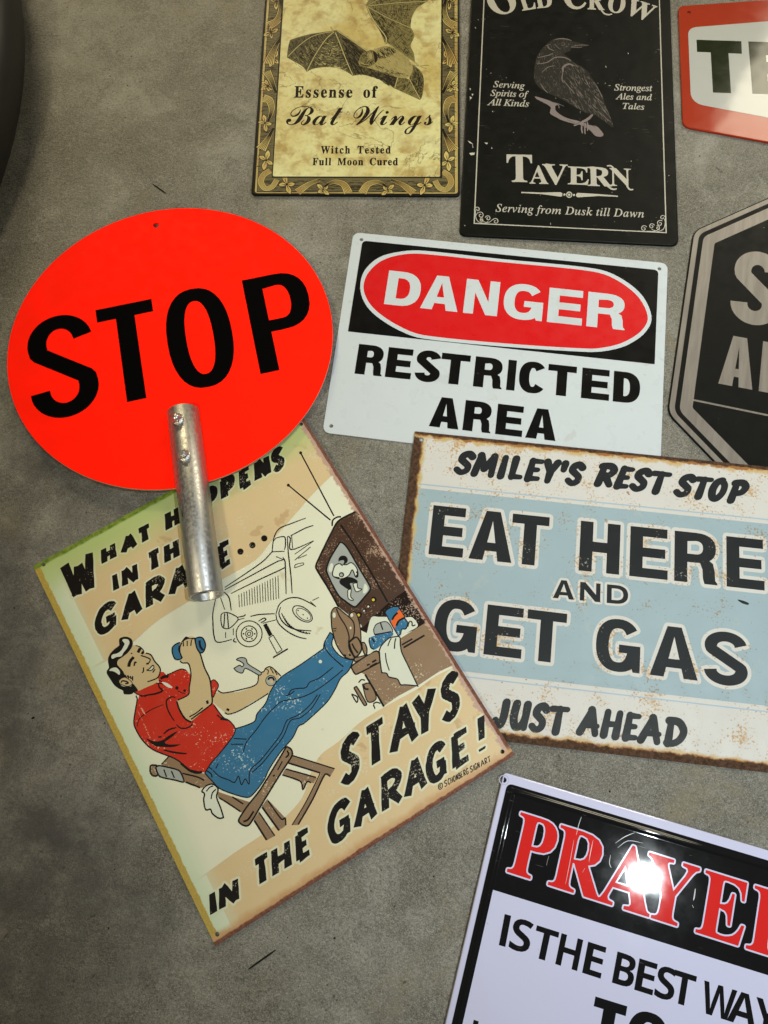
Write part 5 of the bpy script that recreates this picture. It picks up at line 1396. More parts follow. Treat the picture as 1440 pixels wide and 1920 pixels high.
# ================================================================== glossy embossed prayer sign
def build_prayer():
    root = new_sign('prayer_sign', 'glossy embossed white sign with red PRAYER lettering on its black header')
    a, x, y = plane_from((932.5, 1444), (1440, 1594), .0055)
    A0 = Art(a, x, y, root)
    A0.fr = (810, 1430, .4375)
    L1, L2 = np.array(A0.F(262, 230)), np.array(A0.F(64, 1100))
    xl = 0.0
    fo = [A0.F(305, 150), A0.F(95, 1085)]; ft = [A0.F(360, 97), A0.F(1440, 420)]
    fx = (fo[0][0] + fo[1][0]) / 2; fy = (ft[0][1] + ft[1][1]) / 2
    print('prayer', L1, L2, fo, ft)
    def zf(v):
        d = np.minimum(v[:, 0] - fx, fy - v[:, 1])
        rid = np.where((d > 2.0) & (d < 9.0), np.sin(np.clip((d - 2.0) / 7.0, 0, 1) * np.pi) ** 2, 0) * .0014
        lift = np.clip((d - 1.0) / 6, 0, 1) * .0003
        return rid + lift
    A = Art(a, x, y, root, .00015, zf); A.fr = A0.fr
    white = ink('prayer_white', (.56, .575, .80, 1), .06, mottle=.012, wear=.085, under=(.1, .1, .1, 1), wscale=260, warp=.03)
    blk = ink('prayer_black', (.008, .008, .009, 1), .042, spec=.25, mottle=.05, scratch=.5, under=(.4, .4, .4, 1), warp=.03)
    red = ink('prayer_red', (.62, .022, .020, 1), .042, spec=.25, mottle=.02, scratch=.4, under=(.75, .4, .35, 1), warp=.03)
    W, H = 420.0, 300.0
    xo = (L1[0] + L2[0]) / 2
    hs = [hole_at(A, 309, 74, 2.4)]
    A.plate(round_rect([(xo, -H), (xo + W, -H), (xo + W, 0), (xo, 0)], 4.5), white, 5.0, 1.3, hs, 'panel')
    def rr(d, r):
        r = max(r, .3)
        return ccw(round_rect([(fx + d, -H + 12 + d), (xo + W - 9 - d, -H + 12 + d), (xo + W - 9 - d, fy - d), (fx + d, fy - d)], r))
    A.part, A.mat = 'hole_ring', ink('ring_shadow', (.42, .42, .56, 1), .3)
    c = A.F(309, 74); A.add([ccw(circle_pts(c[0], c[1], 4.6, 20)), ccw(circle_pts(c[0], c[1], 3.9, 20))[::-1]])
    A.part, A.mat = 'black_frame', blk
    A.add([rr(0, 7)])
    for d in np.arange(1.0, 10.01, .5): A.extra.append(rr(d, 7 - d * .55))
    # white lower field
    h0, h1 = A.F(258, 538), A.F(1440, 917)
    hy = (h0[1] + h1[1]) / 2
    wl = [A.F(250, 540), A.F(148, 1100)]
    wx = (wl[0][0] + wl[1][0]) / 2
    A.part, A.mat = 'white_field', white
    A.add([ccw([(wx, -H + 20), (xo + W - 18, -H + 20), (xo + W - 18, hy), (wx, hy)])])
    A.part, A.mat = 'red_lettering', red
    A.text('r', 'PRAYER', (322, 466), (1570, 866), (375, 212), spans=[(322, 498), (503, 728), (712, 940), (895, 1113), (1140, 1330), (1352, 1578)], bold=2, halo=6.5, hmat=white, hpart='letter_outline')
    A.part, A.mat = 'black_lettering', blk
    A.text('H', 'I', (287, 782), (312, 789), (318, 650), spans=[(286, 314)])
    A.text('s', 'S', (326, 794), (412, 820), (357, 662), spans=[(326, 412)])
    A.text('s', 'THE', (421, 828), (720, 925), (452, 697), spans=[(421, 519), (528, 622), (643, 722)])
    A.text('s', 'BEST', (770, 942), (1114, 1052), (800, 810), spans=[(770, 858), (866, 945), (950, 1032), (1019, 1114)])
    A.text('s', 'WAY', (1150, 1068), (1475, 1172), (1178, 936), spans=[(1146, 1290), (1262, 1385), (1372, 1480)])
    A.text('H', 'TO', (665, 1226), (1030, 1342), (712, 1005), spans=[(660, 800), (815, 990)], stem=.27, bar=.19)
    A.text('H', 'L', (135, 1275), (215, 1300), (188, 1104), spans=[(142, 240)], stem=.14, bar=.15)
    sc = ink('scratch_line', (.36, .36, .38, 1), .3)
    for i, (q, w) in enumerate((('640,232 628,268 618,310', 2.6), ('690,332 680,380 672,425', 2.2), ('608,330 590,430 572,520', 1.8), ('785,345 825,318 868,300', 2.6), ('795,365 840,335 905,345', 2.0), ('1128,540 1124,570 1120,590', 5), ('765,395 760,430 768,450', 2.6), ('500,400 490,440', 2.2), ('655,452 645,470', 2.4), ('1115,610 1120,622', 4), ('232,685 242,692', 5), ('650,150 653,155', 6))):
        A.line(q, w, sc, 'scratch#%d' % i, taper=.6)
    A.build(cut=hs)

build_prayer()

# ================================================================== cartoon garage sign
def build_garage():
    root = new_sign('cartoon_garage_sign', 'cream cartoon sign of a man lounging in a garage chair, rusty along its lower edges')
    P = [(399.6, 1777), (964, 1416), (573.5, 788), (61.7, 1052.7)]
    a, x, y = plane_from(P[0], P[1], .0024, (.0125, .001))
    A = Art(a, x, y, root)
    A.inkw = 1.35
    cs = [A.loc(*p) for p in P]
    W = float((cs[1][0] + cs[2][0]) / 2); x0 = float((cs[0][0] + cs[3][0]) / 2); H = float((cs[2][1] + cs[3][1]) / 2)
    print('garage', cs)
    BR = ((.105, .036, .022, 1), (.215, .085, .055, 1))
    YL = ((.47, .34, .065, 1), (.36, .27, .065, 1))
    E = side_edges([(0, 1, x0, 19, (.53, .63, .47, 1), 16, .9, .8, 0), (1, -1, H, 30, (.40, .50, .20, 1), 16, .9, .8, 0),
                    (0, 1, x0, 6.2, YL, 150, .65, .10, 0),
                    (1, -1, H, 5.0, ((.08, .17, .015, 1), (.22, .28, .04, 1)), 70, .8, .25, 0),
                    (0, -1, W, 7, (.45, .30, .24, 1), 200, 2.6, .2, 0), (0, -1, W, 3.4, BR, 150, .8, .15, 1),
                    (1, 1, 0, 8, (.50, .30, .14, 1), 60, 1.6, .5, 0), (1, 1, 0, 3.6, BR, 130, 1.2, .2, 1)])
    E2 = side_edges([(0, 1, x0, 6.2, YL, 150, .65, .10, 0), (0, -1, W, 5, (.45, .30, .24, 1), 200, 2.6, .2, 0), (0, -1, W, 3.4, BR, 150, .8, .15, 1), (1, 1, 0, 3.6, BR, 130, 1.2, .2, 1)])
    und = (.62, .62, .49, 1)
    SP = [(22, .70, (.36, .25, .10, 1), .0), (150, .73, (.30, .22, .10, 1), .5)]
    def gi(name, col, wear=.16, under=und, ws=520, **k):
        return ink(name, col, .36, wear, under, ws, E if sum(col[:3]) > 1.2 else E2, warp=.2, **k)
    cream = gi('garage_cream', (.68, .69, .55, 1), .05, (.4, .3, .18, 1), spots=[(150, .735, (.34, .25, .12, 1), .5), (26, .655, (.45, .33, .17, 1), .45)], mottle=.03)
    tan = gi('garage_tan', (.61, .475, .275, 1), .22, (.60, .56, .40, 1), spots=[(150, .735, (.34, .25, .12, 1), .5), (30, .62, (.40, .25, .11, 1), .5)], mottle=.04)
    halo = gi('letter_cream', (.62, .62, .455, 1), .08, (.57, .45, .26, 1))
    blk = gi('garage_black', (.010, .0085, .008, 1), .215, (.33, .30, .24, 1), 620)
    lin = gi('drawn_line', (.012, .011, .010, 1), .08)
    red = gi('shirt_red', (.50, .026, .011, 1), .225, (.62, .42, .30, 1), 430)
    blue = gi('jeans_blue', (.032, .148, .285, 1), .22, (.40, .52, .55, 1), 480)
    skin = gi('skin_tone', (.53, .42, .235, 1), .12, und, mottle=.03)
    wood = gi('chair_brown', (.25, .165, .098, 1), .235, (.5, .42, .30, 1), 480)
    tvb = gi('set_brown', (.060, .030, .018, 1), .28, (.33, .22, .15, 1), 620, spots=[(34, .66, (.21, .085, .02, 1), .55)])
    dark = gi('shelf_dark', (.016, .009, .007, 1), .29, (.35, .27, .22, 1), 620)
    grey = gi('drawn_grey', (.33, .36, .345, 1), .12)
    white = gi('drawn_white', (.62, .66, .56, 1), .06)
    org = gi('can_orange', (.72, .13, .02, 1), .12)
    yel = gi('knob_yellow', (.60, .45, .05, 1), .05)
    A.fr = (360, 1250, .43056)
    hs = [hole_at(A, 110, 1165, 2.0), hole_at(A, 1352, 370, 2.0)]
    A.fr = (0, 0, 1); hs += [hole_at(A, 82, 1058.5, 2.0), hole_at(A, 565, 795.5, 2.0)]
    A.plate(round_rect([(x0, 0), (W, 0), (W, H), (x0, H)], .8, 3), cream, .9, .3, hs, 'panel')
    # tan fields
    A.part, A.mat = 'tan_field', tan
    e = 1.0
    def clip(c):
        c = np.array(c); c[:, 0] = np.clip(c[:, 0], x0 + e, W - e); c[:, 1] = np.clip(c[:, 1], e, H - e); return c
    up = [(145, 1266), (180, 1250), (227, 1222), (252, 1202), (297, 1163), (370, 1118), (421, 1084), (479, 1050), (508, 1016), (559, 958), (584, 929), (623, 891), (645, 876)]
    q = catmull([(p[0], p[1], False) for p in up], False, 4)
    c = [A.F(*p) for p in q]
    A.add([ccw(clip(c + [(W + 9, c[-1][1] + 12), (W + 9, H + 9), (x0 + 22, H + 9), (x0 + 22, c[0][1])]))])
    A.fr = (360, 1250, .43056)
    dn = [(-10, 950), (100, 872), (200, 800), (290, 742), (400, 660), (480, 570), (515, 470), (560, 385), (640, 325), (760, 222), (985, 95), (1060, 42), (1165, -8)]
    q = catmull([(p[0], p[1], False) for p in dn], False, 4)
    c = [A.F(*p) for p in q]
    A.add([ccw(clip([(x0 + 20, -9)] + [(x0 + 20, c[0][1])] + c + [(W + 9, c[-1][1]), (W + 9, -9)]))])
    # ---------------- lettering
    A.part, A.mat = 'lettering', blk
    hk = dict(halo=11, hmat=halo, hpart='letter_shadow', perp=False, rnd=0, rough=.16)  # printed cream halo around the letters
    A.fr = (50, 780, .35417)
    A.text('K', 'W', (212, 995), (400, 903), (168, 786), spans=[(212, 398)], stem=.215, **hk)
    hk['halo'] = 9
    A.text('K', 'HAT', (398, 798), (655, 662), (388, 700), spans=[(395, 482), (500, 592), (588, 672)], stem=.33, **hk)
    A.text('K', 'HAP', (738, 622), (1025, 468), (726, 508), spans=[(735, 825), (835, 935), (945, 1020)], stem=.32, **hk)
    A.text('K', 'PENS', (1035, 455), (1365, 275), (1020, 335), spans=[(1028, 1112), (1128, 1206), (1208, 1302), (1298, 1378)], stem=.31, **hk)
    A.text('K', 'IN', (455, 942), (598, 872), (442, 838), spans=[(455, 498), (505, 602)], stem=.30, **hk)
    A.text('K', 'THE', (655, 835), (910, 700), (645, 720), spans=[(640, 722), (728, 818), (835, 905)], stem=.31, **hk)
    A.text('K', 'GARAGE', (362, 1180), (1095, 782), (356, 1030), spans=[(360, 486), (500, 614), (620, 738), (748, 872), (880, 1000), (1010, 1098)], stem=.26, **hk)
    for p in ((1132, 718), (1195, 684), (1258, 648)): A.dot(p[0], p[1], 17)
    A.fr = (360, 1250, .43056)
    A.text('K', 'STAYS', (640, 538), (1180, 202), (634, 330), spans=[(640, 742), (748, 852), (858, 990), (962, 1072), (1080, 1182)], stem=.21, **hk)
    A.text('K', 'IN', (74, 1100), (215, 1018), (64, 985), spans=[(74, 118), (116, 216)], stem=.30, **hk)
    A.text('K', 'THE', (275, 975), (530, 818), (265, 838), spans=[(270, 350), (346, 442), (452, 530)], stem=.26, **hk)
    A.text('K', 'GARAGE', (595, 790), (1222, 408), (588, 620), spans=[(590, 700), (704, 808), (816, 922), (922, 1026), (1018, 1118), (1130, 1224)], stem=.22, **hk)
    A.text('K', '!', (1238, 398), (1300, 360), (1228, 222), spans=[(1238, 1294)], stem=.20, **hk)
    A.part = 'maker_mark'
    A.text('K', '@SCHONBERGSIGNART', (1074, 540), (1308, 410), (1070, 512), spans=[(1074, 1094), (1098, 1115), (1115, 1126), (1126, 1138), (1138, 1150), (1150, 1161), (1161, 1171), (1171, 1182), (1182, 1194), (1194, 1206), (1210, 1226), (1226, 1231), (1231, 1243), (1243, 1255), (1258, 1275), (1275, 1288), (1288, 1304)], stem=.16, perp=False, rnd=0)
    # ---------------- line drawing of the old car, wheel and jack
    A.part, A.mat = 'car_line_drawing', lin
    A.fr = (380, 830, .31944)
    for s in ('130,850 250,770 350,700 395,655 410,641 480,638', '130,864 300,772 440,697 470,690', '165,886 330,805 480,735 486,720', '408,640 418,560 450,505 520,475 605,443', '430,560 480,553 486,600 480,630',
              '413,582 432,558', '500,548 515,562 520,628 652,576', '515,548 600,503 650,486', '522,540 528,620', '497,550 503,650 518,780 525,885', '470,672 484,700 490,890', '430,668 480,690',
              '75,920 60,1000 60,1050 66,1130 88,1172 172,1155', '105,910 130,980', '125,876 155,910 168,985', '205,1025 245,1016 250,1006', '205,1041 245,1030', '280,1020 330,1009 425,1004', '328,1048 360,1030 370,1040 340,1058',
              '352,1060 430,1040', '180,1090 180,1130', '135,1112 135,1146', '188,1148 182,1165 200,1172', '540,655 652,577', '540,690 634,612', '560,680 612,658', '645,926 682,908', '632,932 665,963',
              '430,1010 450,950 500,915 560,911 620,936 665,963', '430,1010 445,1060 500,1110 560,1140 610,1152', '458,965 448,1010 480,1062 540,1095 638,1105', '462,1000 500,1065 560,1105 620,1122'):
        A.line(s, 5.5, taper=.35)
    for i in range(16):
        t = i / 15
        A.line([(212 + 230 * t, 892 - 112 * t), (216 + 231 * t, 966 - 50 * t)], 5, taper=.4)
    A.line('108,1010 120,1000 150,998 200,1022 206,1042 160,1088 120,1086 108,1050', 6, closed=True); A.line('130,1003 124,1084', 5); A.line('145,1001 152,1087', 5)
    A.line('540,735 545,716 590,706 592,716 552,731', 5, closed=True)
    def ring(cx_, cy_, r, w, ry=None, rot=0):
        pts = circle_pts(cx_, cy_, r, 26, ry, rot); A.line([(p[0], p[1]) for p in pts], w, closed=True)
    for r, w in ((76, 6), (46, 6), (21, 5), (10, 5)): ring(273, 1122, r, w)
    for i in range(6): A.dot(273 + 33 * math.cos(i * 1.047), 1122 + 33 * math.sin(i * 1.047), 5)
    ring(586, 1005, 66, 6, 36, .62); ring(592, 1008, 50, 4, 26, .62)
    for p in ((560, 985), (590, 1010), (615, 1030)): A.dot(*p, 4)
    for i in range(13):
        t = i / 12; A.line([(472 + 150 * t - 18 * math.sin(t * 3.1), 1020 + 95 * t + 18 * math.sin(t * 3.1)), (480 + 152 * t - 18 * math.sin(t * 3.1), 1026 + 95 * t + 18 * math.sin(t * 3.1))], 5)
    A.line('365,1065 400,1132', 17); A.line('388,1146 414,1130 466,1216 436,1236', 5, closed=True, smooth=False); A.line('413,1262 500,1210', 7)
    # ---------------- television
    A.part = 'television_drawing'
    A.line('575,60 770,430', 6, lin); A.line('503,250 750,455', 6, lin); A.dot(575, 60, 9, lin); A.dot(503, 250, 9, lin); A.line('760,490 764,456 790,437 812,436', 7, lin)
    A.fr = (580, 950, .166667)
    A.poly('1100,930 1335,1290 1200,1380 1100,1420 700,1450 560,1380 880,1080', dark, smooth=False, part='shelf_drawing')
    A.poly('300,190c 345,145 420,105 552,40c 620,110 720,260 900,590 1098,930c 1000,1000 880,1092 740,1220 600,1362c 555,1300 440,1215 330,1130c 240,960 160,830 78,700 74,660 130,540 200,390', tvb)
    for s, w in (('352,205 500,420 700,750 880,1072', 15), ('552,42 420,105 345,148 300,195 200,390 80,645 80,700 220,930 330,1130', 15)): A.line(s, w, lin)
    A.poly('345,400 378,410 432,470 560,690 676,885 682,940 610,1030 530,1120 490,1122 400,1060 330,1000 250,860 198,740 195,690 240,570', grey, line=lin, lw=14)
    A.poly('218,700 240,640 268,650 255,725 232,740', white); A.poly('605,972 622,868 655,905 650,955', white)
    A.poly('290,660 340,640 410,655 470,630 520,670 542,720 545,785 520,790 500,740 480,712 440,780 360,812 300,800 262,770 270,710', white, line=lin, lw=9)
    A.dot(380, 600, 54, lin, ry=50); A.poly('338,612 386,604 388,635 360,655 340,640', grey); A.line('345,640 375,665', 10, lin)
    A.dot(362, 766, 30, lin); A.dot(360, 768, 17, grey); A.line('280,790 340,800', 9, lin); A.line('520,790 545,760 530,730', 14, lin)
    A.poly('345,825 440,792 510,810 542,835 538,862 460,862 472,900 470,935 425,925 380,895 345,865', lin)
    A.poly('432,940 470,932 465,1010 496,1048 480,1056 437,1030', white, line=lin, lw=8); A.poly('490,866 535,860 545,912 590,930 525,956', white, line=lin, lw=8)
    for cx_, cy_, r, m in ((725, 1045, 33, yel), (560, 1216, 33, yel), (670, 1120, 22, white), (622, 1168, 22, white)):
        A.dot(cx_, cy_, r, lin); A.dot(cx_ - 6, cy_ + 4, r * .5, m)
    # ---------------- bench, cloth and cans
    A.fr = (560, 1120, .222222)
    A.part = 'bench_drawing'
    A.poly('860,345 1085,205 1300,572 1180,630 1010,742 840,832 715,920 556,650 440,590 650,450 690,470', wood, smooth=False)
    A.poly('442,588 465,565 655,452 685,545 670,556 492,648 470,640', wood, line=lin, lw=9)
    A.poly('540,742 600,728 655,850 582,880', wood, line=lin, lw=7); A.poly('466,765 490,755 574,900 552,910', wood, line=lin, lw=8); A.line('446,816 496,842 490,886 448,820', 8, lin)
    A.line('560,650 640,785 720,922', 12, lin); A.line('505,720 530,695 560,700', 8, lin); A.line('540,730 560,770 590,775', 12, lin); A.line('630,900 655,885 690,895', 8, lin); A.line('630,905 645,940', 8, lin)
    A.line('870,402 960,350', 10, lin); A.line('885,425 1062,320', 12, lin); A.line('575,575 600,562', 10, lin); A.line('620,548 655,528', 11, lin); A.line('600,585 660,552', 7, lin)
    A.part = 'snack_drawing'
    A.poly('545,345 575,300 612,172 680,165 745,165 830,150 900,170 960,170 1005,240 930,290 862,330 700,402 585,482 560,400', white)
    A.poly('728,128c 745,105 790,82 842,78c 880,150 922,215c 905,265 870,270 860,310 840,325c 790,240', blue, line=lin, lw=7)
    A.poly('780,210c 800,160 850,102c 892,165c 830,210 812,268c', org); A.line('790,190 805,160 835,130', 12, lin); A.line('825,240 845,200 890,172', 12, lin)
    A.poly('632,270 660,225 745,208 792,290 700,305 645,318', grey, line=lin, lw=6); A.line('690,215 710,275', 8, lin)
    A.poly('595,360 610,335 690,312 780,292 800,312 760,350 700,400 650,438 620,430 598,400', blue); A.line('600,340 595,370 610,425 640,440', 8, lin); A.line('640,315 780,290', 8, lin); A.line('620,345 640,380', 10, lin)
    A.line('920,250 935,205 955,210 960,240 985,232', 8, lin)
    A.part = 'cloth_drawing'
    A.poly('680,450 700,405 760,345 800,335 852,335 858,400 872,470 930,590 1005,748c 950,742 900,738 860,736 832,690 762,672 742,642 702,636c 690,560', white, line=lin, lw=8)
    A.line('752,412 770,365 782,345', 7, lin); A.line('808,435 812,380 820,345', 8, lin); A.line('732,470 740,540 765,618', 7, lin)
    # ---------------- chair
    A.fr = (270, 1340, .256944)
    A.part = 'chair_drawing'
    A.poly('1078,297c 1392,397c 1360,450c 1320,437c 1230,620 1122,806c 1078,806c 1180,640 1292,432c 1050,352c', wood, smooth=True)
    A.poly('1030,395 1262,462 1240,500 1192,492 1160,546 1142,492 1008,440', wood, smooth=False)
    A.poly('800,770 840,705 955,885 895,918', wood, smooth=False); A.poly('860,668 900,615 1030,752 1042,805 985,848', wood, smooth=False)
    for s, w in (('1080,297 1392,395', 7), ('1055,353 1285,425', 9), ('1035,396 1255,458', 8), ('1010,440 1140,485 1160,545 1190,490 1220,497', 8), ('1360,450 1320,437 1230,620 1125,802', 9), ('1285,430 1180,640 1080,806', 6), ('805,772 895,915', 10), ('842,716 955,884', 7), ('862,674 985,845', 10), ('905,628 1005,765 1030,755 1035,805', 8)): A.line(s, w, lin)
    A.poly('128,365c 182,305c 230,320 320,400 440,430c 530,510c 410,535c 290,490 250,420', wood)
    A.poly('45,420 48,375 75,368 100,380 100,440 65,445', wood, line=lin, lw=9)
    A.line('128,362 180,307', 7, lin); A.line('280,428 390,455 440,480', 8, lin); A.line('305,492 410,532', 9, lin)
    A.poly('85,385 110,372 180,385 250,405 272,430 290,490 230,478 150,462 110,445', grey, line=lin, lw=8); A.line('145,400 165,455', 7, lin); A.line('200,410 222,462', 7, lin)
    A.poly('535,560c 620,590 780,640c 712,715c 600,645 540,602c', wood); A.line('548,606 620,650 705,708', 8, lin); A.line('645,600 725,652', 8, lin)
    A.poly('1040,232 1075,255 1080,300 1000,425 880,620 775,795 745,812 705,795 692,765 760,660 850,545 1000,300', wood, line=lin, lw=9)
    A.line('1045,262 1055,290 1035,315', 9, lin); A.line('1010,340 975,405', 7, lin); A.line('725,780 760,765 800,705', 10, lin); A.line('945,440 950,450', 12, lin)
    A.poly('420,562c 450,522 500,507 540,542 530,602 560,682 580,750c 545,755 500,722 485,690 450,692 436,622 442,578', white, line=lin, lw=8)
    A.line('455,560 480,530 505,520', 7, lin); A.line('490,615 500,570 525,545', 7, lin)
    # ---------------- man
    A.fr = (180, 1160, .361111)
    A.part = 'man_drawing'
    A.poly('608,432 600,400 640,382 740,380 835,340 846,287 870,274 880,258 905,250 932,270 950,300 920,345 895,385 800,440 740,482 690,496 660,478', skin)
    for s, w in (('632,372 660,386 745,370 832,342 846,288 872,274 882,257 905,250 930,268 960,298', 4.5), ('895,388 820,435 740,480 690,496 668,488', 4.5), ('678,470 692,475', 9), ('880,260 895,270 890,290', 4), ('905,255 922,285', 4), ('925,262 940,292', 4)): A.line(s, w, lin)
    A.poly('716,258 745,242 758,250 768,236 750,222 730,212 752,202 778,208 790,236 858,280 848,294 778,258 760,282 732,274', grey, line=lin, lw=4)
    A.dot(908, 322, 29, lin); A.dot(908, 322, 25, grey); A.line('895,318 900,308 918,308 925,322', 7, lin); A.dot(910, 326, 11, skin)
    A.part = 'jeans_drawing'
    JE = '565,802c 590,755 640,700 690,640 722,572c 790,550 826,530 836,495 880,440 910,370 960,305 1060,240 1182,155c 1186,125 1215,72c 1232,90 1226,140 1270,195 1337,215c 1310,272 1270,310 1240,370 1200,432 1130,500 1078,545 1050,560 1020,620 960,690 900,780 870,842 812,915 780,928 700,906 640,880 600,840'
    A.poly(JE, blue, line=lin, lw=4.5)
    for s, w in (('765,692 782,640 830,580 880,510 925,462 965,430 1060,410 1130,380 1210,325 1282,266', 4), ('1150,395 1110,450 1050,500 1000,522 985,540 960,600 900,680 850,740 800,790 795,858 775,832 755,862 740,818 720,850 690,838 640,818 608,788', 4),
                 ('1165,392 1120,465 1060,515 1010,530 972,612 912,690 862,752 808,800', 4), ('700,652 765,652', 4), ('715,622 782,626', 4), ('1185,132 1202,172 1240,212 1285,250', 4.5), ('998,398 1015,370 1050,362 1090,358 1110,330 1160,308 1232,252', 4), ('985,400 1010,392 1030,375', 4),
                 ('635,752 622,778', 4), ('582,768 605,785', 4), ('575,790 598,806 602,825', 5)): A.line(s, w, lin)
    A.dot(1165, 223, 9, white)
    A.part = 'shirt_drawing'
    SH = '195,378c 225,368 300,335 326,332 318,300 325,280 350,277 370,292 440,262 470,270 492,300 486,385 478,402c 540,428 598,432c 618,450 660,510 692,530 721,565 716,602 680,650 640,700 600,745 566,800c 500,786 470,775 440,745 400,720 300,680 245,635 210,580 197,540 205,480 218,420 224,398 210,394'
    A.poly('597,325 615,318 636,345 622,380 608,408 600,380', red, line=lin, lw=4)
    A.poly(SH, red); 
    for s, w in (('208,400 214,420 204,480 197,540 210,580 245,635 300,682 400,722 440,747 470,778 505,790 552,798', 5), ('612,450 660,512 692,530 721,566 716,602 680,652 640,702 600,747 566,800', 4.5), ('196,380 225,396 260,405', 4), ('372,292 440,262 470,270', 4.5),
                 ('550,795 530,800 490,790 440,750', 9), ('628,500 650,515 690,530', 5), ('645,522 690,528', 5)): A.line(s, w, lin)
    A.fr = (190, 1180, .166667)
    for s, w in (('440,755 530,738 620,722 688,690 655,655 640,610', 16), ('405,1095 420,1020 480,960 560,905 700,845', 9), ('835,770 790,760 735,800 738,870 770,950 820,1030', 13), ('845,1070 890,1110 960,1110 1015,1080 1025,1040', 12), ('700,1180 760,1130 845,1105', 15), ('640,1212 680,1208', 20), ('700,1355 820,1385 960,1400', 16), ('860,690 900,712 945,722', 8), ('600,605 680,612 800,660', 9), ('668,560 690,540 730,530 745,545', 26), ('745,500 750,530 735,545', 14), ('640,520 645,570 690,590', 9)): A.line(s, w, lin, taper=.4)
    A.poly('505,1230 600,1260 690,1245 760,1195 860,1145 790,1215 715,1270 760,1295 890,1295 800,1325 690,1322 600,1310', lin)
    A.dot(850, 660, 20, lin); A.dot(938, 690, 16, lin)
    A.poly('680,595 740,605 800,650 780,660 730,640', white)
    # scrapes across the red shirt
    A.part = 'shirt_drawing'
    for s in ('425,845 470,920 495,960', '405,910 465,1030', '470,1050 520,1150 555,1240', '575,1130 620,1255', '1330,1150 1370,1250 1385,1310', '1350,1190 1390,1290'):
        A.line(s, 12, und_m(gi), taper=.8)
    A.part = 'man_drawing'
    A.poly('800,200 840,165 888,155 872,230 908,320 850,342 815,312 797,250', blue, line=lin, lw=11); A.poly('1055,102 1110,88 1150,110 1172,180 1150,250 1110,262 1072,200', blue, line=lin, lw=11); A.line('1105,125 1112,190 1145,235', 18, lin)
    A.poly('885,355 910,325 888,260 880,180 892,150 950,92 1050,95 1082,230 1112,272 1160,430 1220,560 1240,720 1245,822 1210,862 1005,1038 950,1010 880,910 850,802 978,738 998,600 1006,500 975,385', skin)
    for s, w in (('1050,100 1075,210 1115,282 1160,430 1220,560 1240,720 1247,822 1210,866 1010,1012', 12), ('885,355 915,378 975,382 1000,440 1008,530 990,650 978,736 858,797', 11), ('848,808 880,905 940,1002 1012,1045', 15), ('990,985 1070,940 1142,880', 11), ('1190,800 1198,838', 20), ('920,130 925,192', 10), ('967,130 966,188', 10), ('1015,120 1006,186', 10), ('905,150 885,200 885,260 912,325', 12)): A.line(s, w, lin)
    A.poly('900,145 950,82 1000,100 1052,92 1030,115 985,108 940,125', lin)
    A.poly('350,182 400,185 450,210 490,268 520,270 562,300 610,375 650,412 663,450 655,498 636,532 645,560 640,585 600,612 480,665 415,692 375,662 330,600 200,600 180,500 170,380 250,290 330,220', skin)
    A.part = 'hair_drawing'
    A.poly('200,150 205,105 250,85 300,87 340,110 354,150 345,200 300,262 240,312 190,347 180,392 210,432 238,462 258,500 275,545 215,558 198,590 240,640 330,642 352,612 385,642 412,690 365,708 345,727 300,733 255,727 243,690 200,668 150,632 100,560 63,500 63,465 85,430 75,350 90,290 140,230 200,182', lin)
    A.poly('250,110 300,115 316,150 290,212 250,262 225,302 170,312 125,332 113,305 130,283 180,270 222,240 247,200 262,160 238,130', white); A.poly('90,465 120,437 165,430 197,455 212,490 200,512 170,490 130,470', white)
    A.part = 'man_drawing'
    A.poly('200,580 225,552 270,540 312,565 348,602 330,632 290,642 240,627 204,605', skin, line=lin, lw=6); A.line('222,600 238,580 285,588 302,606 268,612', 12, lin)
    for s, w in (('262,515 285,545', 14), ('295,518 312,550', 14), ('325,525 337,560', 12), ('352,528 352,578', 12), ('310,422 318,375 340,340 366,312', 26), ('370,412 378,372 396,378', 14), ('412,262 440,210', 26), ('455,278 475,250', 22), ('385,182 430,195 470,230 480,252', 8), ('445,295 500,312 548,335 546,360 520,396', 10), ('505,388 535,384', 14),
                 ('475,428 474,470 458,490', 11), ('605,447 578,487', 11), ('500,268 556,287 602,362 642,407 664,450 656,500 632,545 575,572 520,590', 11), ('332,270 350,272', 10)): A.line(s, w, lin)
    A.poly('508,462 545,440 580,405 592,430 562,462', white, line=lin, lw=9)
    A.part = 'shoes_drawing'
    A.fr = (560, 1120, .222222)
    A.poly('425,150 450,125 482,130 505,190 520,260 526,345 520,420 470,470 430,380', wood, line=lin, lw=7)
    A.poly('276,200 275,130 300,90 332,90 380,130 440,180 468,230 464,330 425,380 430,440 470,512 432,522 380,492 320,402 290,302 280,255', wood, line=lin, lw=8)
    A.poly('425,382 490,337 532,430 482,505 445,450', wood, line=lin, lw=10); A.poly('532,380 556,386 577,440 566,492 540,440', wood, line=lin, lw=8); A.poly('470,512 520,500 575,490 480,545', wood, line=lin, lw=7)
    A.line('318,95 345,160 400,250 425,330 420,385', 8, lin); A.line('450,390 470,430 500,470', 10, lin); A.line('380,485 400,492', 10, lin); A.line('425,490 440,485', 14, lin); A.line('290,265 320,262', 6, lin); A.line('295,285 315,282', 6, lin)
    A.dot(300, 150, 13, white, ry=24); A.dot(448, 150, 12, white, ry=16); A.dot(438, 258, 8, white, ry=12)
    # faint ochre stains crossing the drawing
    A.parents.update({'shirt_drawing': 'man_drawing', 'jeans_drawing': 'man_drawing', 'hair_drawing': 'man_drawing', 'shoes_drawing': 'man_drawing'})
    A.fr = (50, 780, .35417)
    A.dot(125, 944, 13, lin, 'dark_chip', ry=9)
    A.build(cut=hs)

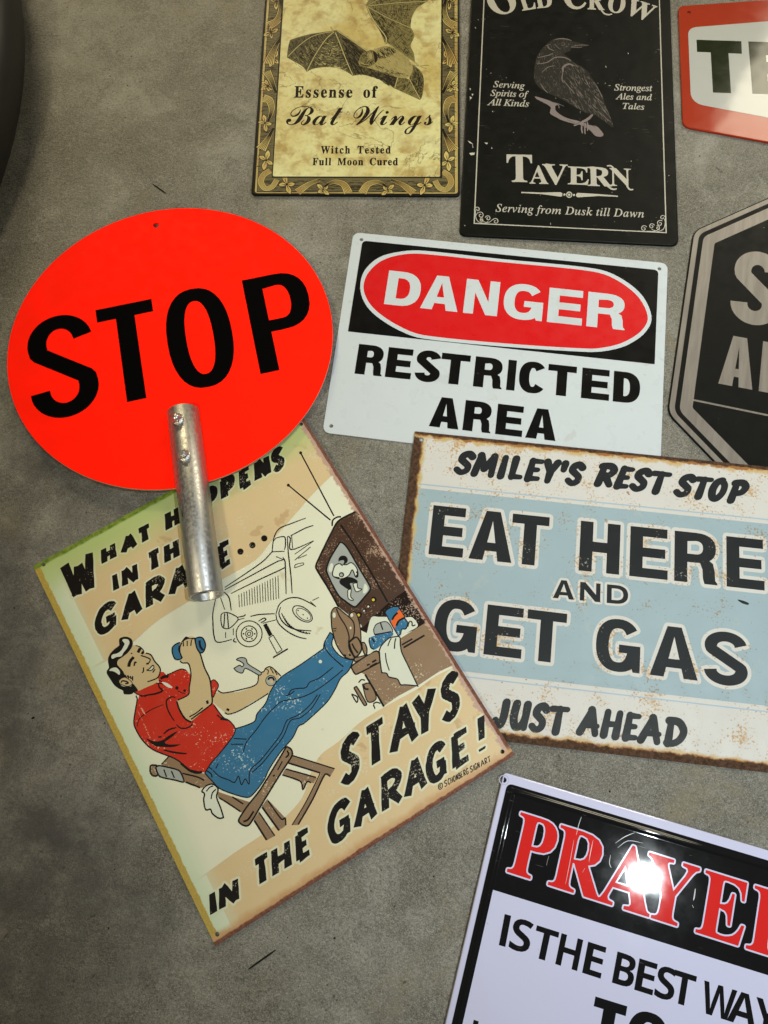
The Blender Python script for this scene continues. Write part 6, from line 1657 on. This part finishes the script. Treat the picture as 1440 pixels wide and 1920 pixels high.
_um = []
def und_m(gi):
    if not _um: _um.append(ink('scrape_pale', (.60, .36, .26, 1), .5, .42, (.53, .03, .013, 1), 420))
    return _um[0]

build_garage()

# ================================================================== tyre at the top left corner
def build_tyre():
    root = bpy.data.objects.new('rubber_tyre', None); COL.objects.link(root)
    tag(root, 'black rubber tyre lying flat, only its curved edge showing at the top left corner', 'tyre')
    zc = .085
    p = np.array([list(on_floor(a, b, .012))[:2] for a, b in ((47, 0), (50.5, 100), (46, 190), (31, 280), (0, 365))])
    M = np.c_[2 * p, np.ones(len(p))]; s = np.linalg.lstsq(M, (p ** 2).sum(1), rcond=None)[0]
    R = math.sqrt(s[2] + s[0] ** 2 + s[1] ** 2)
    print('tyre', s[:2], R)
    root.location = (s[0], s[1], 0)
    rub = NT('tyre_rubber')
    c = rub.mix(rub.noise(30, 4), (.008, .008, .007, 1), (.018, .017, .015, 1))
    rub.bump(rub.noise(220, 3), .2, .001)
    m = rub.out(c, .5)
    prof = [(R * .62, .02), (R * .70, .004), (R * .84, .0005), (R - .018, .004), (R - .004, .022), (R, .05), (R, .095), (R - .004, .125), (R - .018, .146), (R * .90, .158), (R * .82, .160), (R * .70, .152), (R * .62, .138)]
    N = 144; vs, fs = [], []
    for r, z in prof:
        for i in range(N): vs.append((r * math.cos(2 * math.pi * i / N), r * math.sin(2 * math.pi * i / N), z * .55))
    for k in range(len(prof)):
        k2 = (k + 1) % len(prof)
        for i in range(N): fs.append((k * N + i, k * N + (i + 1) % N, k2 * N + (i + 1) % N, k2 * N + i))
    o = mesh_obj('tyre_body', vs, fs, m, root, smooth=True)

build_tyre()

# ================================================================== bits of debris on the floor
def sliver(name, pa, pb, w, mat, label, cat, h=.0012, bend=0.0):
    a, b = on_floor(*pa), on_floor(*pb); d = (b - a); L = d.length; n = 10
    o = bpy.data.objects.new(name, bpy.data.meshes.new(name))
    vs, fs = [], []
    d.normalize(); s = Vector((-d.y, d.x, 0))
    for i in range(n + 1):
        t = i / n; r = w / 2 * (1 - .45 * abs(2 * t - 1) ** 3)
        c = d * (t - .5) * L + s * (bend * L * (1 - (2 * t - 1) ** 2)) + Vector((0, 0, h * .55))
        for k in range(6):
            an = math.pi * k / 3
            vs.append(tuple(c + s * r * math.cos(an) + Vector((0, 0, h * .5 * math.sin(an)))))
    for i in range(n):
        for k in range(6): fs.append((i*6+k, i*6+(k+1)%6, (i+1)*6+(k+1)%6, (i+1)*6+k))
    fs.append(tuple(range(6))[::-1]); fs.append(tuple(range(n*6, n*6+6)))
    o.data.from_pydata(vs, [], fs); o.data.materials.append(mat); o.location = (a + b) / 2
    COL.objects.link(o)
    return tag(o, label, cat)

dirt = ink('dark_debris', (.010, .012, .008, 1), .6)
straw = ink('pale_debris', (.16, .13, .09, 1), .7)
sliver('dark_sliver', (466, 1817), (517, 1781), .0016, dirt, 'short black sliver on bare concrete below the corner of the cartoon sign', 'debris')
sliver('dark_sliver', (287, 346), (311, 363), .0016, dirt, 'short black sliver on the concrete just above the round red paddle', 'debris')
sliver('curled_fibre', (8, 1760), (20, 1748), .0012, straw, 'tiny curled fibre on the concrete near the bottom left edge', 'debris', bend=.25)

def crumb(px, py, r, mat, label):
    rg = random.Random(int(px * 31 + py)); p = on_floor(px, py)
    vs, fs = [], []
    for k, (rr, z) in enumerate(((1, 0.0), (.85, .6), (.35, 1.0))):
        for i in range(8):
            an = i * math.pi / 4; q = rr * r * (.7 + .6 * rg.random())
            vs.append((q * math.cos(an), q * .75 * math.sin(an), z * r * .8))
    for k in range(2):
        for i in range(8): fs.append((k*8+i, k*8+(i+1)%8, (k+1)*8+(i+1)%8, (k+1)*8+i))
    fs.append(tuple(range(16, 24)))
    o = mesh_obj('dirt_crumb', vs, fs, mat); o.location = p
    o.rotation_euler.z = rg.random() * 3
    return tag(o, label, 'dirt', 'dark crumbs of dirt scattered on the concrete')
LB = 'tiny dark crumb of dirt lying on the bare concrete floor'
for px, py, r in ((627, 1759, .0011), (813, 1643, .0010), (539, 1758, .0007), (62, 1346, .0016), (675, 1652, .0006), (204, 1740, .0010), (632, 1875, .0007), (207, 143, .0010), (206, 131, .0008), (246, 106, .0007), (220, 96, .0008), (239, 161, .0010), (175, 101, .0007), (126, 14, .0007), (155, 16, .0006), (27, 1140, .0009), (1143, 1484, .0012), (715, 1632, .0006), (100, 1235, .0006), (215, 1630, .0007), (150, 1580, .0005), (560, 1850, .0006), (740, 1700, .0006), (770, 1560, .0005), (705, 960, .0007), (690, 1010, .0006), (735, 870, .0006), (400, 330, .0007), (350, 215, .0006), (430, 250, .0005), (58, 260, .0007), (120, 330, .0006), (640, 400, .0006), (1320, 370, .0007), (1285, 560, .0005)):
    crumb(px, py, r, dirt, LB)
